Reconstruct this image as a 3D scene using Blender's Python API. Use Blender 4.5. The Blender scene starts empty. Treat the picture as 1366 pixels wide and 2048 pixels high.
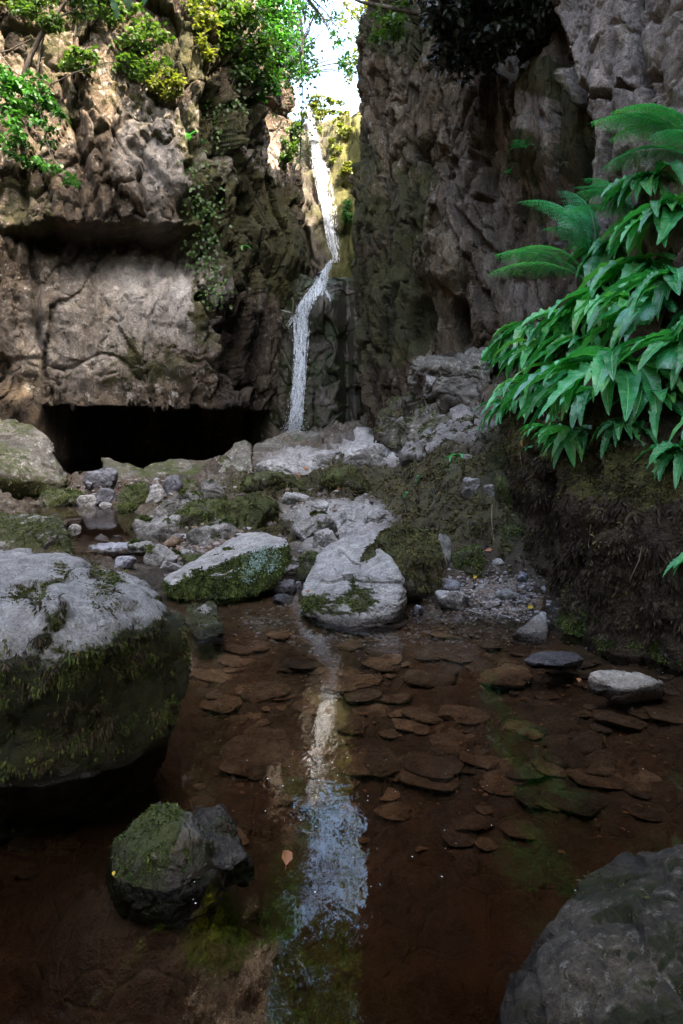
SKY_STR = 0.15; SUN_STR = 3.6; EXPO = 3.45; HAZE = 0.0013
import bpy, bmesh, math, random
import numpy as np
from mathutils import Vector, Matrix
from mathutils.bvhtree import BVHTree

# ------------------------------------------------------------------ frame
F = 1365.0; CX = 683.0; HY = 850.0; CH = 1.0
def P(px, py, Y):
    """a point seen at photograph pixel (px, py) standing Y metres away"""
    return np.array([(px - CX) * Y / F, Y, CH + (HY - py) * Y / F])
rng = np.random.default_rng(11)
random.seed(5)
sc = bpy.context.scene
COL = sc.collection

# ------------------------------------------------------------------ noise
def _hash(ix, iy, iz, seed):
    h = (ix.astype(np.int64) * 374761393 + iy.astype(np.int64) * 668265263 + iz.astype(np.int64) * 2147483647 + seed * 1274126177) & 0xFFFFFFFF
    h = ((h ^ (h >> 13)) * 1274126177) & 0xFFFFFFFF
    h = ((h ^ (h >> 16)) * 2246822519) & 0xFFFFFFFF
    h = h ^ (h >> 15)
    return h
def _h01(ix, iy, iz, seed):
    return _hash(ix, iy, iz, seed).astype(np.float64) / 4294967295.0
def vnoise(p, seed=0):
    """gradient noise, about -1..1"""
    i = np.floor(p); f = p - i; i = i.astype(np.int64)
    u = f * f * f * (f * (f * 6 - 15) + 10)
    out = np.zeros(len(p))
    for dx in (0, 1):
        for dy in (0, 1):
            for dz in (0, 1):
                h = _hash(i[:, 0] + dx, i[:, 1] + dy, i[:, 2] + dz, seed)
                gx = ((h & 1023) / 511.5 - 1); gy = (((h >> 10) & 1023) / 511.5 - 1); gz = (((h >> 20) & 1023) / 511.5 - 1)
                d = gx * (f[:, 0] - dx) + gy * (f[:, 1] - dy) + gz * (f[:, 2] - dz)
                w = (u[:, 0] if dx else 1 - u[:, 0]) * (u[:, 1] if dy else 1 - u[:, 1]) * (u[:, 2] if dz else 1 - u[:, 2])
                out += w * d
    return out * 1.3
def fbm(p, octv=5, seed=0, gain=0.5, lac=2.03):
    a, s, out, q = 1.0, 0.0, np.zeros(len(p)), p.copy()
    for k in range(octv):
        out += a * vnoise(q, seed + k * 17); s += a; a *= gain; q = q * lac + 13.7
    return out / s * 1.6
def worley(p, seed=0, jit=0.95):
    """F1, F2, random of nearest cell (3 values) and offset from its point"""
    i = np.floor(p).astype(np.int64)
    n = len(p); f1 = np.full(n, 9.0); f2 = np.full(n, 9.0)
    best = np.zeros((n, 3), np.int64); off = np.zeros((n, 3))
    for dx in (-1, 0, 1):
        for dy in (-1, 0, 1):
            for dz in (-1, 0, 1):
                c = i + np.array([dx, dy, dz])
                q = np.stack([_h01(c[:, 0], c[:, 1], c[:, 2], seed + s) for s in (1, 2, 3)], 1)
                v = p - (c + 0.5 + (q - 0.5) * jit)
                d = np.sqrt((v * v).sum(1))
                m = d < f1
                f2 = np.where(m, f1, np.minimum(f2, d)); f1 = np.where(m, d, f1)
                best[m] = c[m]; off[m] = v[m]
    r = np.stack([_h01(best[:, 0], best[:, 1], best[:, 2], seed + s) for s in (5, 6, 7)], 1)
    return f1, f2, r, off
def blocky(p, scale, seed, tilt=1.0):
    """fractured-rock relief: every cell has its own level and its own slope; about -1..1; and crack 0..1"""
    q = p / np.array(scale)
    q = q + 0.22 * np.stack([vnoise(q * 1.7, seed + 40), vnoise(q * 1.7, seed + 41), vnoise(q * 1.7, seed + 42)], 1)
    f1, f2, r, off = worley(q, seed)
    g = (r - 0.5) * 2
    h = (r[:, 0] * 2 - 1) * 0.6 + tilt * (np.roll(g, 1, axis=1) * off).sum(1) * 0.9
    crack = 1 - np.clip((f2 - f1) / 0.055, 0, 1)
    return h, crack
def sstep(a, b, x):
    t = np.clip((x - a) / (b - a), 0, 1); return t * t * (3 - 2 * t)
def seg_dist(px, py, pts):
    d = np.full(px.shape, 1e9)
    for (x0, y0), (x1, y1) in zip(pts[:-1], pts[1:]):
        vx, vy = x1 - x0, y1 - y0; L = vx * vx + vy * vy + 1e-9
        t = np.clip(((px - x0) * vx + (py - y0) * vy) / L, 0, 1)
        d = np.minimum(d, np.hypot(px - x0 - t * vx, py - y0 - t * vy))
    return d
def poly_sd(px, py, pts):
    """signed distance to a polygon, positive inside"""
    d = seg_dist(px, py, pts + [pts[0]])
    ins = np.zeros(px.shape, bool)
    for (x0, y0), (x1, y1) in zip(pts, pts[1:] + [pts[0]]):
        c = ((y0 > py) != (y1 > py)) & (px < (x1 - x0) * (py - y0) / (y1 - y0 + 1e-12) + x0)
        ins ^= c
    return np.where(ins, d, -d)
def blob(px, py, cx, cy, rx, ry, soft=0.5):
    r = np.sqrt(((px - cx) / rx) ** 2 + ((py - cy) / ry) ** 2)
    return 1 - sstep(1 - soft, 1 + soft, r)

# ------------------------------------------------------------------ meshes
def mesh_np(name, V, faces, attrs=None, uv=None, smooth=True):
    """faces: one int array (n,k) or a list of such arrays"""
    if not isinstance(faces, list): faces = [faces]
    faces = [f for f in faces if len(f)]
    me = bpy.data.meshes.new(name)
    V = np.asarray(V, np.float32)
    me.vertices.add(len(V)); me.vertices.foreach_set('co', V.ravel())
    nl = sum(f.size for f in faces); nf = sum(len(f) for f in faces)
    me.loops.add(nl); me.polygons.add(nf)
    li = np.concatenate([f.ravel() for f in faces]).astype(np.int32)
    me.loops.foreach_set('vertex_index', li)
    tot = np.concatenate([np.full(len(f), f.shape[1], np.int32) for f in faces])
    st = np.concatenate([[0], np.cumsum(tot)[:-1]]).astype(np.int32)
    me.polygons.foreach_set('loop_start', st)
    me.polygons.foreach_set('use_smooth', np.full(nf, smooth, bool))
    for k, a in (attrs or {}).items():
        at = me.attributes.new(k, 'FLOAT', 'POINT'); at.data.foreach_set('value', np.asarray(a, np.float32))
    if uv is not None:
        ul = me.uv_layers.new(name='UVMap'); ul.data.foreach_set('uv', np.asarray(uv, np.float32)[li].ravel())
    me.update(calc_edges=True); me.validate()
    return me
def link(name, me, mat=None, parent=None, loc=None):
    o = bpy.data.objects.new(name, me); COL.objects.link(o)
    if mat is not None and me is not None:
        me.materials.clear(); me.materials.append(mat)
    if parent is not None: o.parent = parent
    if loc is not None: o.location = loc
    return o
def tag(o, label=None, cat=None, group=None, kind=None):
    if label: o['label'] = label
    if cat: o['category'] = cat
    if group: o['group'] = group
    if kind: o['kind'] = kind
    return o
def empty(name, loc, label, cat, group=None):
    o = bpy.data.objects.new(name, None); COL.objects.link(o); o.location = loc; o.empty_display_size = 0.1
    return tag(o, label, cat, group)
def grid_faces(nv, nu):
    a = (np.arange(nv - 1)[:, None] * nu + np.arange(nu - 1)[None, :]).ravel()
    return np.stack([a, a + 1, a + nu + 1, a + nu], 1)
def vnormals(V, Fq):
    a, b, c = V[Fq[:, 0]], V[Fq[:, 1]], V[Fq[:, 2]]
    d = V[Fq[:, -1]]
    n = np.cross(c - a, d - b) if Fq.shape[1] == 4 else np.cross(b - a, c - a)
    out = np.zeros_like(V)
    for k in range(3):
        w = np.zeros(len(V))
        for j in range(Fq.shape[1]): w += np.bincount(Fq[:, j], n[:, k], len(V))
        out[:, k] = w
    return out / (np.linalg.norm(out, axis=1, keepdims=True) + 1e-12)
def tris_of(Fq):
    return np.concatenate([Fq[:, [0, 1, 2]], Fq[:, [0, 2, 3]]]) if Fq.shape[1] == 4 else Fq
def sample_surface(V, Fq, weight, n, r=rng):
    """n random points on the surface, drawn by area x vertex weight: points, normals, triangle index"""
    T = tris_of(Fq)
    a, b, c = V[T[:, 0]], V[T[:, 1]], V[T[:, 2]]
    cr = np.cross(b - a, c - a); ar = np.linalg.norm(cr, axis=1)
    w = ar * weight[T].mean(1)
    if w.sum() <= 0: return np.zeros((0, 3)), np.zeros((0, 3))
    k = r.choice(len(T), n, p=w / w.sum())
    u, v = r.random(n), r.random(n); m = u + v > 1; u[m] = 1 - u[m]; v[m] = 1 - v[m]
    pt = a[k] + (b - a)[k] * u[:, None] + (c - a)[k] * v[:, None]
    nn = cr[k] / (ar[k][:, None] + 1e-12)
    return pt, nn
def unit(v): return v / (np.linalg.norm(v, axis=-1, keepdims=True) + 1e-12)

class Soup:
    """collects faces for one mesh"""
    def __init__(s): s.V = []; s.T = []; s.Q = []; s.n = 0; s.U = []
    def add(s, V, T=None, Q=None, U=None):
        V = np.asarray(V, float).reshape(-1, 3)
        if T is not None and len(T): s.T.append(np.asarray(T) + s.n)
        if Q is not None and len(Q): s.Q.append(np.asarray(Q) + s.n)
        s.V.append(V); s.n += len(V)
        s.U.append(np.zeros((len(V), 2)) if U is None else np.asarray(U, float))
    def blades(s, pt, d, L, w, side=None, bend=None, r=rng):
        """one bent strip of 3 triangles per point: pt, direction d, length L, width w"""
        n = len(pt)
        if n == 0: return
        L = np.broadcast_to(L, n)[:, None]; w = np.broadcast_to(w, n)[:, None]
        if side is None: side = unit(np.cross(d, unit(r.normal(size=(n, 3)))))
        bend = np.zeros((n, 3)) if bend is None else bend
        m = pt + d * L * 0.55 + bend * L * 0.18; t = pt + d * L + bend * L * 0.6
        V = np.stack([pt - side * w * 0.4, pt + side * w * 0.4, m + side * w * 0.5, m - side * w * 0.5, t], 1).reshape(-1, 3)
        k = np.arange(n)[:, None] * 5
        s.add(V, T=k + np.array([3, 2, 4]), Q=k + np.array([0, 1, 2, 3]))
    def leaves(s, pt, d, nrm, L, w, fold=0.25):
        """pointed folded leaves: base pt, direction d, face normal nrm"""
        n = len(pt)
        if n == 0: return
        L = np.broadcast_to(L, n)[:, None]; w = np.broadcast_to(w, n)[:, None]
        side = unit(np.cross(d, nrm)); up = unit(np.cross(side, d))
        V = np.stack([pt, pt + d * L * 0.3 + side * w * 0.46 + up * w * fold * .6, pt + d * L * 0.68 + side * w * 0.38 + up * w * fold * .5, pt + d * L - up * L * 0.12,
                      pt + d * L * 0.68 - side * w * 0.38 + up * w * fold * .5, pt + d * L * 0.3 - side * w * 0.46 + up * w * fold * .6, pt + d * L * .5], 1).reshape(-1, 3)
        k = np.arange(n)[:, None] * 7
        T = (k[:, None, :] + np.array([(0, 1, 6), (1, 2, 6), (2, 3, 6), (3, 4, 6), (4, 5, 6), (5, 0, 6)])[None]).reshape(-1, 3)
        s.add(V, T=T)
    def tube(s, pts, rad, k=6):
        pts = np.asarray(pts, float); n = len(pts); rad = np.broadcast_to(rad, n)
        t = unit(np.gradient(pts, axis=0)); ref = np.array([0.13, 0.31, 0.94])
        a = unit(np.cross(t, ref)); b = np.cross(t, a)
        th = np.linspace(0, 2 * np.pi, k, endpoint=False)
        V = pts[:, None] + rad[:, None, None] * (np.cos(th)[None, :, None] * a[:, None] + np.sin(th)[None, :, None] * b[:, None])
        i = np.arange(n - 1)[:, None] * k; j = np.arange(k)[None]; j2 = (j + 1) % k
        Q = np.stack([i + j, i + j2, i + k + j2, i + k + j], -1).reshape(-1, 4)
        s.add(V.reshape(-1, 3), Q=Q)
    def mesh(s, name, origin=(0, 0, 0), smooth=True, uv=False):
        V = np.concatenate(s.V) - np.asarray(origin)
        fs = []
        if s.T: fs.append(np.concatenate(s.T))
        if s.Q: fs.append(np.concatenate(s.Q))
        return mesh_np(name, V, fs, uv=np.concatenate(s.U) if uv else None, smooth=smooth)

# ------------------------------------------------------------------ materials
class NT:
    def __init__(s, name):
        s.m = bpy.data.materials.new(name); s.m.use_nodes = True
        s.t = s.m.node_tree; s.t.nodes.clear()
        s.out = s.t.nodes.new('ShaderNodeOutputMaterial')
    def n(s, typ, **kw):
        nd = s.t.nodes.new(typ)
        for k, v in kw.items(): setattr(nd, k, v)
        return nd
    def set(s, sock, v):
        if isinstance(v, bpy.types.NodeSocket): s.t.links.new(v, sock)
        elif v is not None:
            if hasattr(sock, 'default_value'):
                try: sock.default_value = v
                except Exception: sock.default_value = tuple(v) + (1.0,)
    def pos(s): return s.n('ShaderNodeNewGeometry').outputs['Position']
    def attr(s, a): return s.n('ShaderNodeAttribute', attribute_name=a).outputs['Fac']
    def scale(s, v, xyz):
        nd = s.n('ShaderNodeVectorMath', operation='MULTIPLY'); s.set(nd.inputs[0], v); nd.inputs[1].default_value = xyz; return nd.outputs[0]
    def noise(s, v, sc, det=5, rough=0.55, dist=0.0):
        nd = s.n('ShaderNodeTexNoise'); s.set(nd.inputs['Vector'], v)
        nd.inputs['Scale'].default_value = sc; nd.inputs['Detail'].default_value = det
        nd.inputs['Roughness'].default_value = rough; nd.inputs['Distortion'].default_value = dist
        return nd.outputs[0]
    def voro(s, v, sc, feature='F1', out='Distance', rand=1.0):
        nd = s.n('ShaderNodeTexVoronoi', feature=feature); s.set(nd.inputs['Vector'], v)
        nd.inputs['Scale'].default_value = sc; nd.inputs['Randomness'].default_value = rand
        return nd.outputs[out]
    def math(s, op, a, b=None, c=None, clamp=False):
        nd = s.n('ShaderNodeMath', operation=op, use_clamp=clamp)
        s.set(nd.inputs[0], a)
        if b is not None: s.set(nd.inputs[1], b)
        if c is not None: s.set(nd.inputs[2], c)
        return nd.outputs[0]
    def mapr(s, v, a, b, c=0.0, d=1.0, smooth=True):
        nd = s.n('ShaderNodeMapRange', interpolation_type='SMOOTHSTEP' if smooth else 'LINEAR')
        s.set(nd.inputs['Value'], v)
        for k, x in zip(('From Min', 'From Max', 'To Min', 'To Max'), (a, b, c, d)): s.set(nd.inputs[k], x)
        return nd.outputs[0]
    def ramp(s, v, stops, interp='LINEAR'):
        nd = s.n('ShaderNodeValToRGB'); s.set(nd.inputs[0], v); cr = nd.color_ramp; cr.interpolation = interp
        while len(cr.elements) < len(stops): cr.elements.new(0.5)
        for e, (p, c) in zip(cr.elements, stops):
            e.position = p; e.color = (c[0], c[1], c[2], 1)
        return nd.outputs[0]
    def mix(s, f, a, b, mode='MIX'):
        nd = s.n('ShaderNodeMix', data_type='RGBA', blend_type=mode)
        s.set(nd.inputs[0], f)
        for k, v in ((6, a), (7, b)):
            if isinstance(v, bpy.types.NodeSocket): s.t.links.new(v, nd.inputs[k])
            else: nd.inputs[k].default_value = (v[0], v[1], v[2], 1)
        return nd.outputs[2]
    def bump(s, h, st, dist, nrm=None):
        nd = s.n('ShaderNodeBump'); s.set(nd.inputs['Height'], h); s.set(nd.inputs['Strength'], st); nd.inputs['Distance'].default_value = dist
        if nrm is not None: s.set(nd.inputs['Normal'], nrm)
        return nd.outputs[0]
    def pbsdf(s, col, rough=0.8, nrm=None, spec=0.5, **kw):
        nd = s.n('ShaderNodeBsdfPrincipled')
        if isinstance(col, bpy.types.NodeSocket): s.t.links.new(col, nd.inputs['Base Color'])
        else: nd.inputs['Base Color'].default_value = (*col, 1)
        s.set(nd.inputs['Roughness'], rough)
        s.set(nd.inputs['Specular IOR Level'], spec)
        if nrm is not None: s.set(nd.inputs['Normal'], nrm)
        for k, v in kw.items(): s.set(nd.inputs[k], v)
        return nd.outputs[0]
    def done(s, sh): s.t.links.new(sh, s.out.inputs['Surface']); return s.m

def rock_mat(name, dark, mid, light, sc=1.0, pale=(.42, .40, .37), moss_d=(.018, .028, .008), moss_l=(.07, .085, .02), lichen=0.5,
             rough=0.85, bump=1.0, strata=None, wet_z=None, lich_col=(.40, .39, .36), moss_bias=0.0, silt=None, vary=0.0, streak=0.0):
    N = NT(name); p = N.pos()
    ps = N.scale(p, strata) if strata else p
    n1 = N.noise(ps, 1.1 * sc, 6, 0.65, 0.3); n2 = N.noise(ps, 6.0 * sc, 6, 0.68); n3 = N.noise(p, 34 * sc, 5, 0.7)
    b = N.math('ADD', N.math('MULTIPLY', n1, 0.55), N.math('MULTIPLY', n2, 0.45))
    col = N.ramp(b, [(0.38, dark), (0.5, mid), (0.62, light)])
    if streak:                # mineral and algae streaks where water runs down
        sk = N.noise(N.scale(p, (1, 1, .10)), 2.6 * sc, 6, .65, .4)
        col = N.mix(N.mapr(sk, .36, .5, streak, 0), col, N.mix(1.0, col, (.38, .33, .27), 'MULTIPLY'))
        col = N.mix(N.mapr(sk, .56, .68, 0, streak * .7), col, N.mix(1.0, col, (1.9, 1.82, 1.70), 'MULTIPLY'))
    col = N.mix(N.attr('pale'), col, N.ramp(n2, [(0.35, tuple(x * .55 for x in pale)), (.62, pale)]))
    if vary: col = N.mix(1.0, col, N.ramp(N.n('ShaderNodeObjectInfo').outputs['Random'], [(0, (1 - vary, 1 - vary * .95, 1 - vary * .85)), (1, (1 + vary, 1 + vary * .9, 1 + vary * .8))]), 'MULTIPLY')
    lf = N.math('MULTIPLY', N.mapr(N.noise(p, 9 * sc, 6, 0.75), 0.54, 0.64), lichen)
    lf = N.math('MULTIPLY', lf, N.mapr(n1, 0.36, 0.56))
    col = N.mix(lf, col, lich_col)
    col = N.mix(0.75, col, N.ramp(n3, [(0.3, (.35, .35, .35)), (0.5, (1, 1, 1)), (.72, (1.6, 1.6, 1.6))]), 'MULTIPLY')
    # moss that grows into the stone's hollows and on its ledges
    mo = N.math('ADD', N.math('MULTIPLY', N.attr('moss'), 1.5), N.math('MULTIPLY', N.math('SUBTRACT', N.noise(p, 7 * sc, 7, .7), 0.5), 2.2))
    mf = N.mapr(mo, 0.55 - moss_bias, 0.95 - moss_bias)
    mc = N.ramp(N.math('ADD', N.math('MULTIPLY', N.noise(p, 3.1 * sc, 5, .6), .6), N.math('MULTIPLY', N.noise(p, 60 * sc, 3, .6), .4)), [(0.36, moss_d), (0.62, moss_l)])
    col = N.mix(mf, col, mc)
    w = N.attr('wet')
    if wet_z is not None:
        z = N.n('ShaderNodeSeparateXYZ'); N.set(z.inputs[0], p)
        zz = N.math('ADD', z.outputs[2], N.math('MULTIPLY', N.noise(p, 14, 4), -0.03))
        w = N.math('MAXIMUM', w, N.mapr(zz, wet_z - .015, wet_z + .025, 1, 0))
    if silt is not None:      # brown silt settled below the water line
        col = N.mix(N.mapr(zz, -.05, -.005, 1, 0), col, N.mix(1.0, N.ramp(b, [(.34, (.45, .42, .4)), (.5, (1, 1, 1)), (.66, (1.7, 1.6, 1.5))]), silt, 'MULTIPLY'))
        w = N.math('MULTIPLY', w, N.mapr(zz, -.05, -.01, .25, 1))
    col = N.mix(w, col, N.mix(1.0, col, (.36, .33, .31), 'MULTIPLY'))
    rg = N.mapr(w, 0, 1, rough, 0.30)
    h1 = N.math('ADD', N.math('MULTIPLY', n2, 0.9), N.math('MULTIPLY', n3, 0.35))
    h1 = N.math('ADD', h1, N.math('MULTIPLY', N.noise(p, 120 * sc, 3, .6), .14))
    cr = N.voro(ps, 4.5 * sc, 'DISTANCE_TO_EDGE')
    h1 = N.math('ADD', h1, N.math('MULTIPLY', N.mapr(cr, 0, 0.05), 0.12))
    nb = N.bump(h1, 0.85 * bump, 0.06 / sc)
    return N.done(N.pbsdf(col, rg, nb, spec=0.35))

def leaf_mat(name, dark, light, rough=0.4, trans=0.3, sc=3.0, tcol=None, spec=0.5, island=True):
    N = NT(name); p = N.pos()
    g = N.n('ShaderNodeNewGeometry')
    r = g.outputs['Random Per Island'] if island else N.n('ShaderNodeObjectInfo').outputs['Random']
    f = N.math('ADD', N.math('MULTIPLY', N.noise(p, sc, 3, .5), .55), N.math('MULTIPLY', r, .45))
    col = N.ramp(f, [(0.25, dark), (0.75, light)])
    a = N.pbsdf(col, rough, None, spec)
    t = N.n('ShaderNodeBsdfTranslucent')
    N.t.links.new(N.mix(1.0, col, tcol or (1.5, 1.6, .7), 'MULTIPLY'), t.inputs[0])
    m = N.n('ShaderNodeMixShader'); m.inputs[0].default_value = trans
    N.t.links.new(a, m.inputs[1]); N.t.links.new(t.outputs[0], m.inputs[2])
    return N.done(m.outputs[0])
# ------------------------------------------------------------------ camera, sky, sun
cam = bpy.data.cameras.new('camera'); cam_o = bpy.data.objects.new('camera', cam); COL.objects.link(cam_o)
cam.sensor_fit = 'VERTICAL'; cam.sensor_height = 36.0; cam.lens = 36.0 * F / 2048
cam.shift_y = -(1024 - HY) / 2048
cam.clip_end = 500; cam.clip_start = 0.05
cam_o.location = (0, 0, CH); cam_o.rotation_euler = (math.radians(90), 0, 0)
sc.camera = cam_o
SUN = Vector((0.47, -0.50, 0.73)).normalized()
EL = math.asin(SUN.z); AZ = math.atan2(SUN.x, SUN.y)
wd = bpy.data.worlds.new('World'); sc.world = wd; wd.use_nodes = True
wt = wd.node_tree; bg = wt.nodes['Background']
sky = wt.nodes.new('ShaderNodeTexSky'); sky.sky_type = 'NISHITA'; sky.sun_disc = False
sky.sun_elevation = EL; sky.sun_rotation = AZ; sky.air_density = 1.3; sky.dust_density = 5.0; sky.ozone_density = 1.0
wt.links.new(sky.outputs[0], bg.inputs[0]); bg.inputs[1].default_value = SKY_STR
ld = bpy.data.lights.new('sun', 'SUN'); lo = bpy.data.objects.new('sun', ld); COL.objects.link(lo)
ld.energy = SUN_STR; ld.angle = math.radians(0.5); ld.color = (1.0, 0.84, 0.64)
lo.rotation_euler = (-SUN).to_track_quat('-Z', 'Y').to_euler(); lo.location = SUN * 60
sc.view_settings.view_transform = 'Standard'; sc.view_settings.look = 'None'
sc.view_settings.exposure = EXPO; sc.view_settings.gamma = 1.0
sc.cycles.use_denoising = True
sc.cycles.max_bounces = 8; sc.cycles.transparent_max_bounces = 24; sc.cycles.diffuse_bounces = 4
sc.cycles.glossy_bounces = 4; sc.cycles.caustics_reflective = False; sc.cycles.caustics_refractive = False
sc.cycles.sample_clamp_indirect = 6.0

# ------------------------------------------------------------------ stream bed and banks: one sheet
def zc(px, py, Y): return (px, Y, CH + (HY - py) * Y / F)
ctrl = [zc(*a) for a in [
    (560, 1160, 4.5), (560, 1060, 5.5), (450, 1085, 5.2), (380, 1090, 5.4), (330, 1000, 8.0), (430, 975, 8.0), (250, 965, 8.6),
    (600, 968, 8.0), (600, 905, 11.0), (650, 880, 15.0), (560, 890, 13.5), (750, 900, 9.5), (700, 965, 7.3), (680, 1005, 6.7),
    (520, 1000, 6.9), (470, 1010, 6.6), (660, 1055, 5.6), (700, 1110, 4.7), (600, 1130, 4.7), (740, 1040, 5.3), (760, 985, 6.2),
    (790, 868, 8.6), (830, 800, 8.5), (850, 765, 8.4), (860, 775, 8.1), (960, 755, 7.6), (975, 765, 7.3), (960, 800, 6.9), (1010, 830, 6.0), (900, 858, 6.6), (960, 880, 5.6),
    (880, 930, 5.7), (940, 925, 5.3), (880, 1000, 5.1), (940, 985, 4.85), (850, 1060, 4.7), (930, 1080, 4.5), (980, 1130, 4.3), (1000, 1180, 4.0),
    (890, 1195, 3.95), (1080, 1185, 3.9), (800, 930, 7.6), (820, 980, 6.0), (735, 868, 10.6), (790, 845, 9.2), (700, 862, 14.5)]]
ctrl += [  # (px, Y, z): the beds of the pools and what is hidden behind
    (900, 3.62, -.01), (1040, 3.5, -.01), (1110, 3.3, -.03), (800, 3.4, -.05), (700, 3.3, -.07), (600, 3.7, -.04), (520, 4.1, -.03), (450, 4.0, -.05),
    (430, 3.5, -.09), (600, 3.0, -.13), (800, 3.0, -.12), (1000, 3.0, -.12), (1200, 2.8, -.1), (1400, 2.6, -.05), (600, 2.5, -.2), (900, 2.5, -.19), (1200, 2.2, -.2),
    (300, 2.5, -.2), (0, 2.5, -.2), (600, 1.9, -.32), (900, 1.9, -.34), (1300, 1.8, -.28), (200, 1.8, -.18), (300, 1.5, -.10), (190, 1.5, -.13), (420, 1.5, -.15), (300, 1.25, -.44), (100, 1.3, -.42), (-200, 1.8, -.26), (600, 1.4, -.5), (900, 1.4, -.52), (60, 1.45, -.36),
    (1300, 1.3, -.42), (-300, 1.3, -.46), (683, 1.0, -.55), (1500, 1.0, -.45), (-200, 1.0, -.58), (683, .5, -.55), (2000, .6, -.45), (-900, .6, -.4),
    (300, 4.3, .03), (200, 4.4, .13), (0, 4.3, .16), (-200, 4.2, .25), (100, 3.4, -.02), (-300, 3.2, .1), (300, 3.4, -.06),
    (90, 5.3, .06), (200, 5.2, .06), (290, 5.5, .07), (100, 6.2, .02), (200, 6.2, .02), (280, 6.3, .05), (130, 7.2, .06), (230, 7.2, .08), (20, 6.2, .12), (-100, 6.5, .4), (-300, 7, .9),
    (330, 5.6, .15), (340, 6.3, .16), (330, 7.1, .2), (60, 7.6, .14), (200, 7.7, .18),
    (100, 9.5, .33), (350, 9.5, .36), (430, 10.5, .42), (500, 11.5, .5), (-150, 9.0, .8), (200, 10.6, .16), (400, 12.2, .16), (100, 11.0, .16), (200, 13, .1), (400, 14.5, .1), (530, 14.5, .4),
    (200, 18, .1), (450, 18, .1), (0, 16, .1), (560, 17.5, .7), (760, 17, .8), (-500, 10, 1.4), (-800, 6, 1.2), (-600, 4, .4),
    (1120, 4.2, .1), (1200, 3.6, .1), (1350, 3.2, .1), (1500, 2.8, .1), (1250, 5.0, .6), (1400, 4.0, .5), (1150, 5.5, 1.0), (1100, 6.5, 1.5), (1000, 9.5, 2.2), (1700, 2.2, .1)]
ctrl = np.array(ctrl)
def _q(px, Y): return np.stack([px / 330.0, 3.2 * np.log(Y)], 1)
def _phi(r2): return np.where(r2 > 0, 0.5 * r2 * np.log(r2 + 1e-12), 0)
_Q = _q(ctrl[:, 0], ctrl[:, 1]); _n = len(_Q)
_K = _phi(((_Q[:, None] - _Q[None]) ** 2).sum(-1)) + np.eye(_n) * 0.012
_Pm = np.concatenate([np.ones((_n, 1)), _Q], 1)
_A = np.block([[_K, _Pm], [_Pm.T, np.zeros((3, 3))]])
_W = np.linalg.solve(_A, np.concatenate([ctrl[:, 2], np.zeros(3)]))
def base_z(px, Y):
    q = _q(px, Y); out = _W[_n] + q @ _W[_n + 1:]
    for k in range(0, len(q), 40000):
        s = slice(k, k + 40000)
        out[s] += _phi(((q[s][:, None] - _Q[None]) ** 2).sum(-1)) @ _W[:_n]
    return out
nY, nX = 520, 520
Ys = np.concatenate([np.exp(np.linspace(math.log(0.55), math.log(20.0), nY))])
pxs = np.linspace(-500, 1750, nX)
PX, YY = [a.ravel() for a in np.meshgrid(pxs, Ys)]
Z = base_z(PX, YY); X = (PX - CX) * YY / F
PY = HY - (Z - CH) * F / YY
p3 = np.stack([X, YY, Z], 1)
h1, c1 = blocky(p3 * [1, 1, 1.6], (.62, .62, .5), 3); h2, c2 = blocky(p3 * [1, 1, 1.5], (.2, .2, .16), 9)
h3, c3 = blocky(p3, (.07, .07, .06), 15)
fb = fbm(p3 * 3.0, 5, 21); fine = fbm(p3 * 14, 4, 33)
above = sstep(-.02, .12, Z); near = np.clip(YY / 8.0, .35, 1.6)
softbank = blob(PX, PY, 890, 1000, 130, 100, .4)
lushmoss = np.maximum.reduce([softbank, blob(PX, PY, 690, 960, 90, 40), blob(PX, PY, 560, 970, 110, 28), blob(PX, PY, 830, 900, 120, 70, .5) * .7, blob(PX, PY, 830, 1060, 60, 40) * .8,
                              blob(PX, PY, 560, 1060, 60, 30) * .75, blob(PX, PY, 640, 1050, 50, 25) * .4, blob(PX, PY, 420, 1020, 60, 35) * .8, blob(PX, PY, 800, 800, 60, 90) * .7, blob(PX, PY, 1015, 960, 65, 150, .4) * .95])
pale = np.maximum.reduce([blob(PX, PY, 700, 1080, 90, 50), blob(PX, PY, 690, 1030, 110, 30) * .8, blob(PX, PY, 610, 925, 80, 25) * .8, blob(PX, PY, 740, 900, 70, 30), blob(PX, PY, 880, 850, 100, 35) * .7, blob(PX, PY, 860, 775, 22, 30) * .5])
rocky = (1 - .75 * softbank)
dz = above * rocky * near * (0.105 * h1 + 0.062 * h2 + 0.018 * h3 - .05 * c1 * .5 - .02 * c2) + above * near * (.05 * fb + .012 * fine)
dz += (1 - above) * (.02 * fb + .006 * fine + .012 * h3)
dz += softbank * (.075 * fbm(p3 * 5, 4, 77) + .03 * fbm(p3 * 17, 3, 78))
small_pool = blob(PX, YY * 200, 190, 6.2 * 200, 130, 1.05 * 200, .25)
cave_pool = sstep(10.4, 10.9, YY) * sstep(560, 480, PX)
dz *= 1 - .8 * np.maximum(small_pool, cave_pool)
Zt = Z + dz
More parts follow.
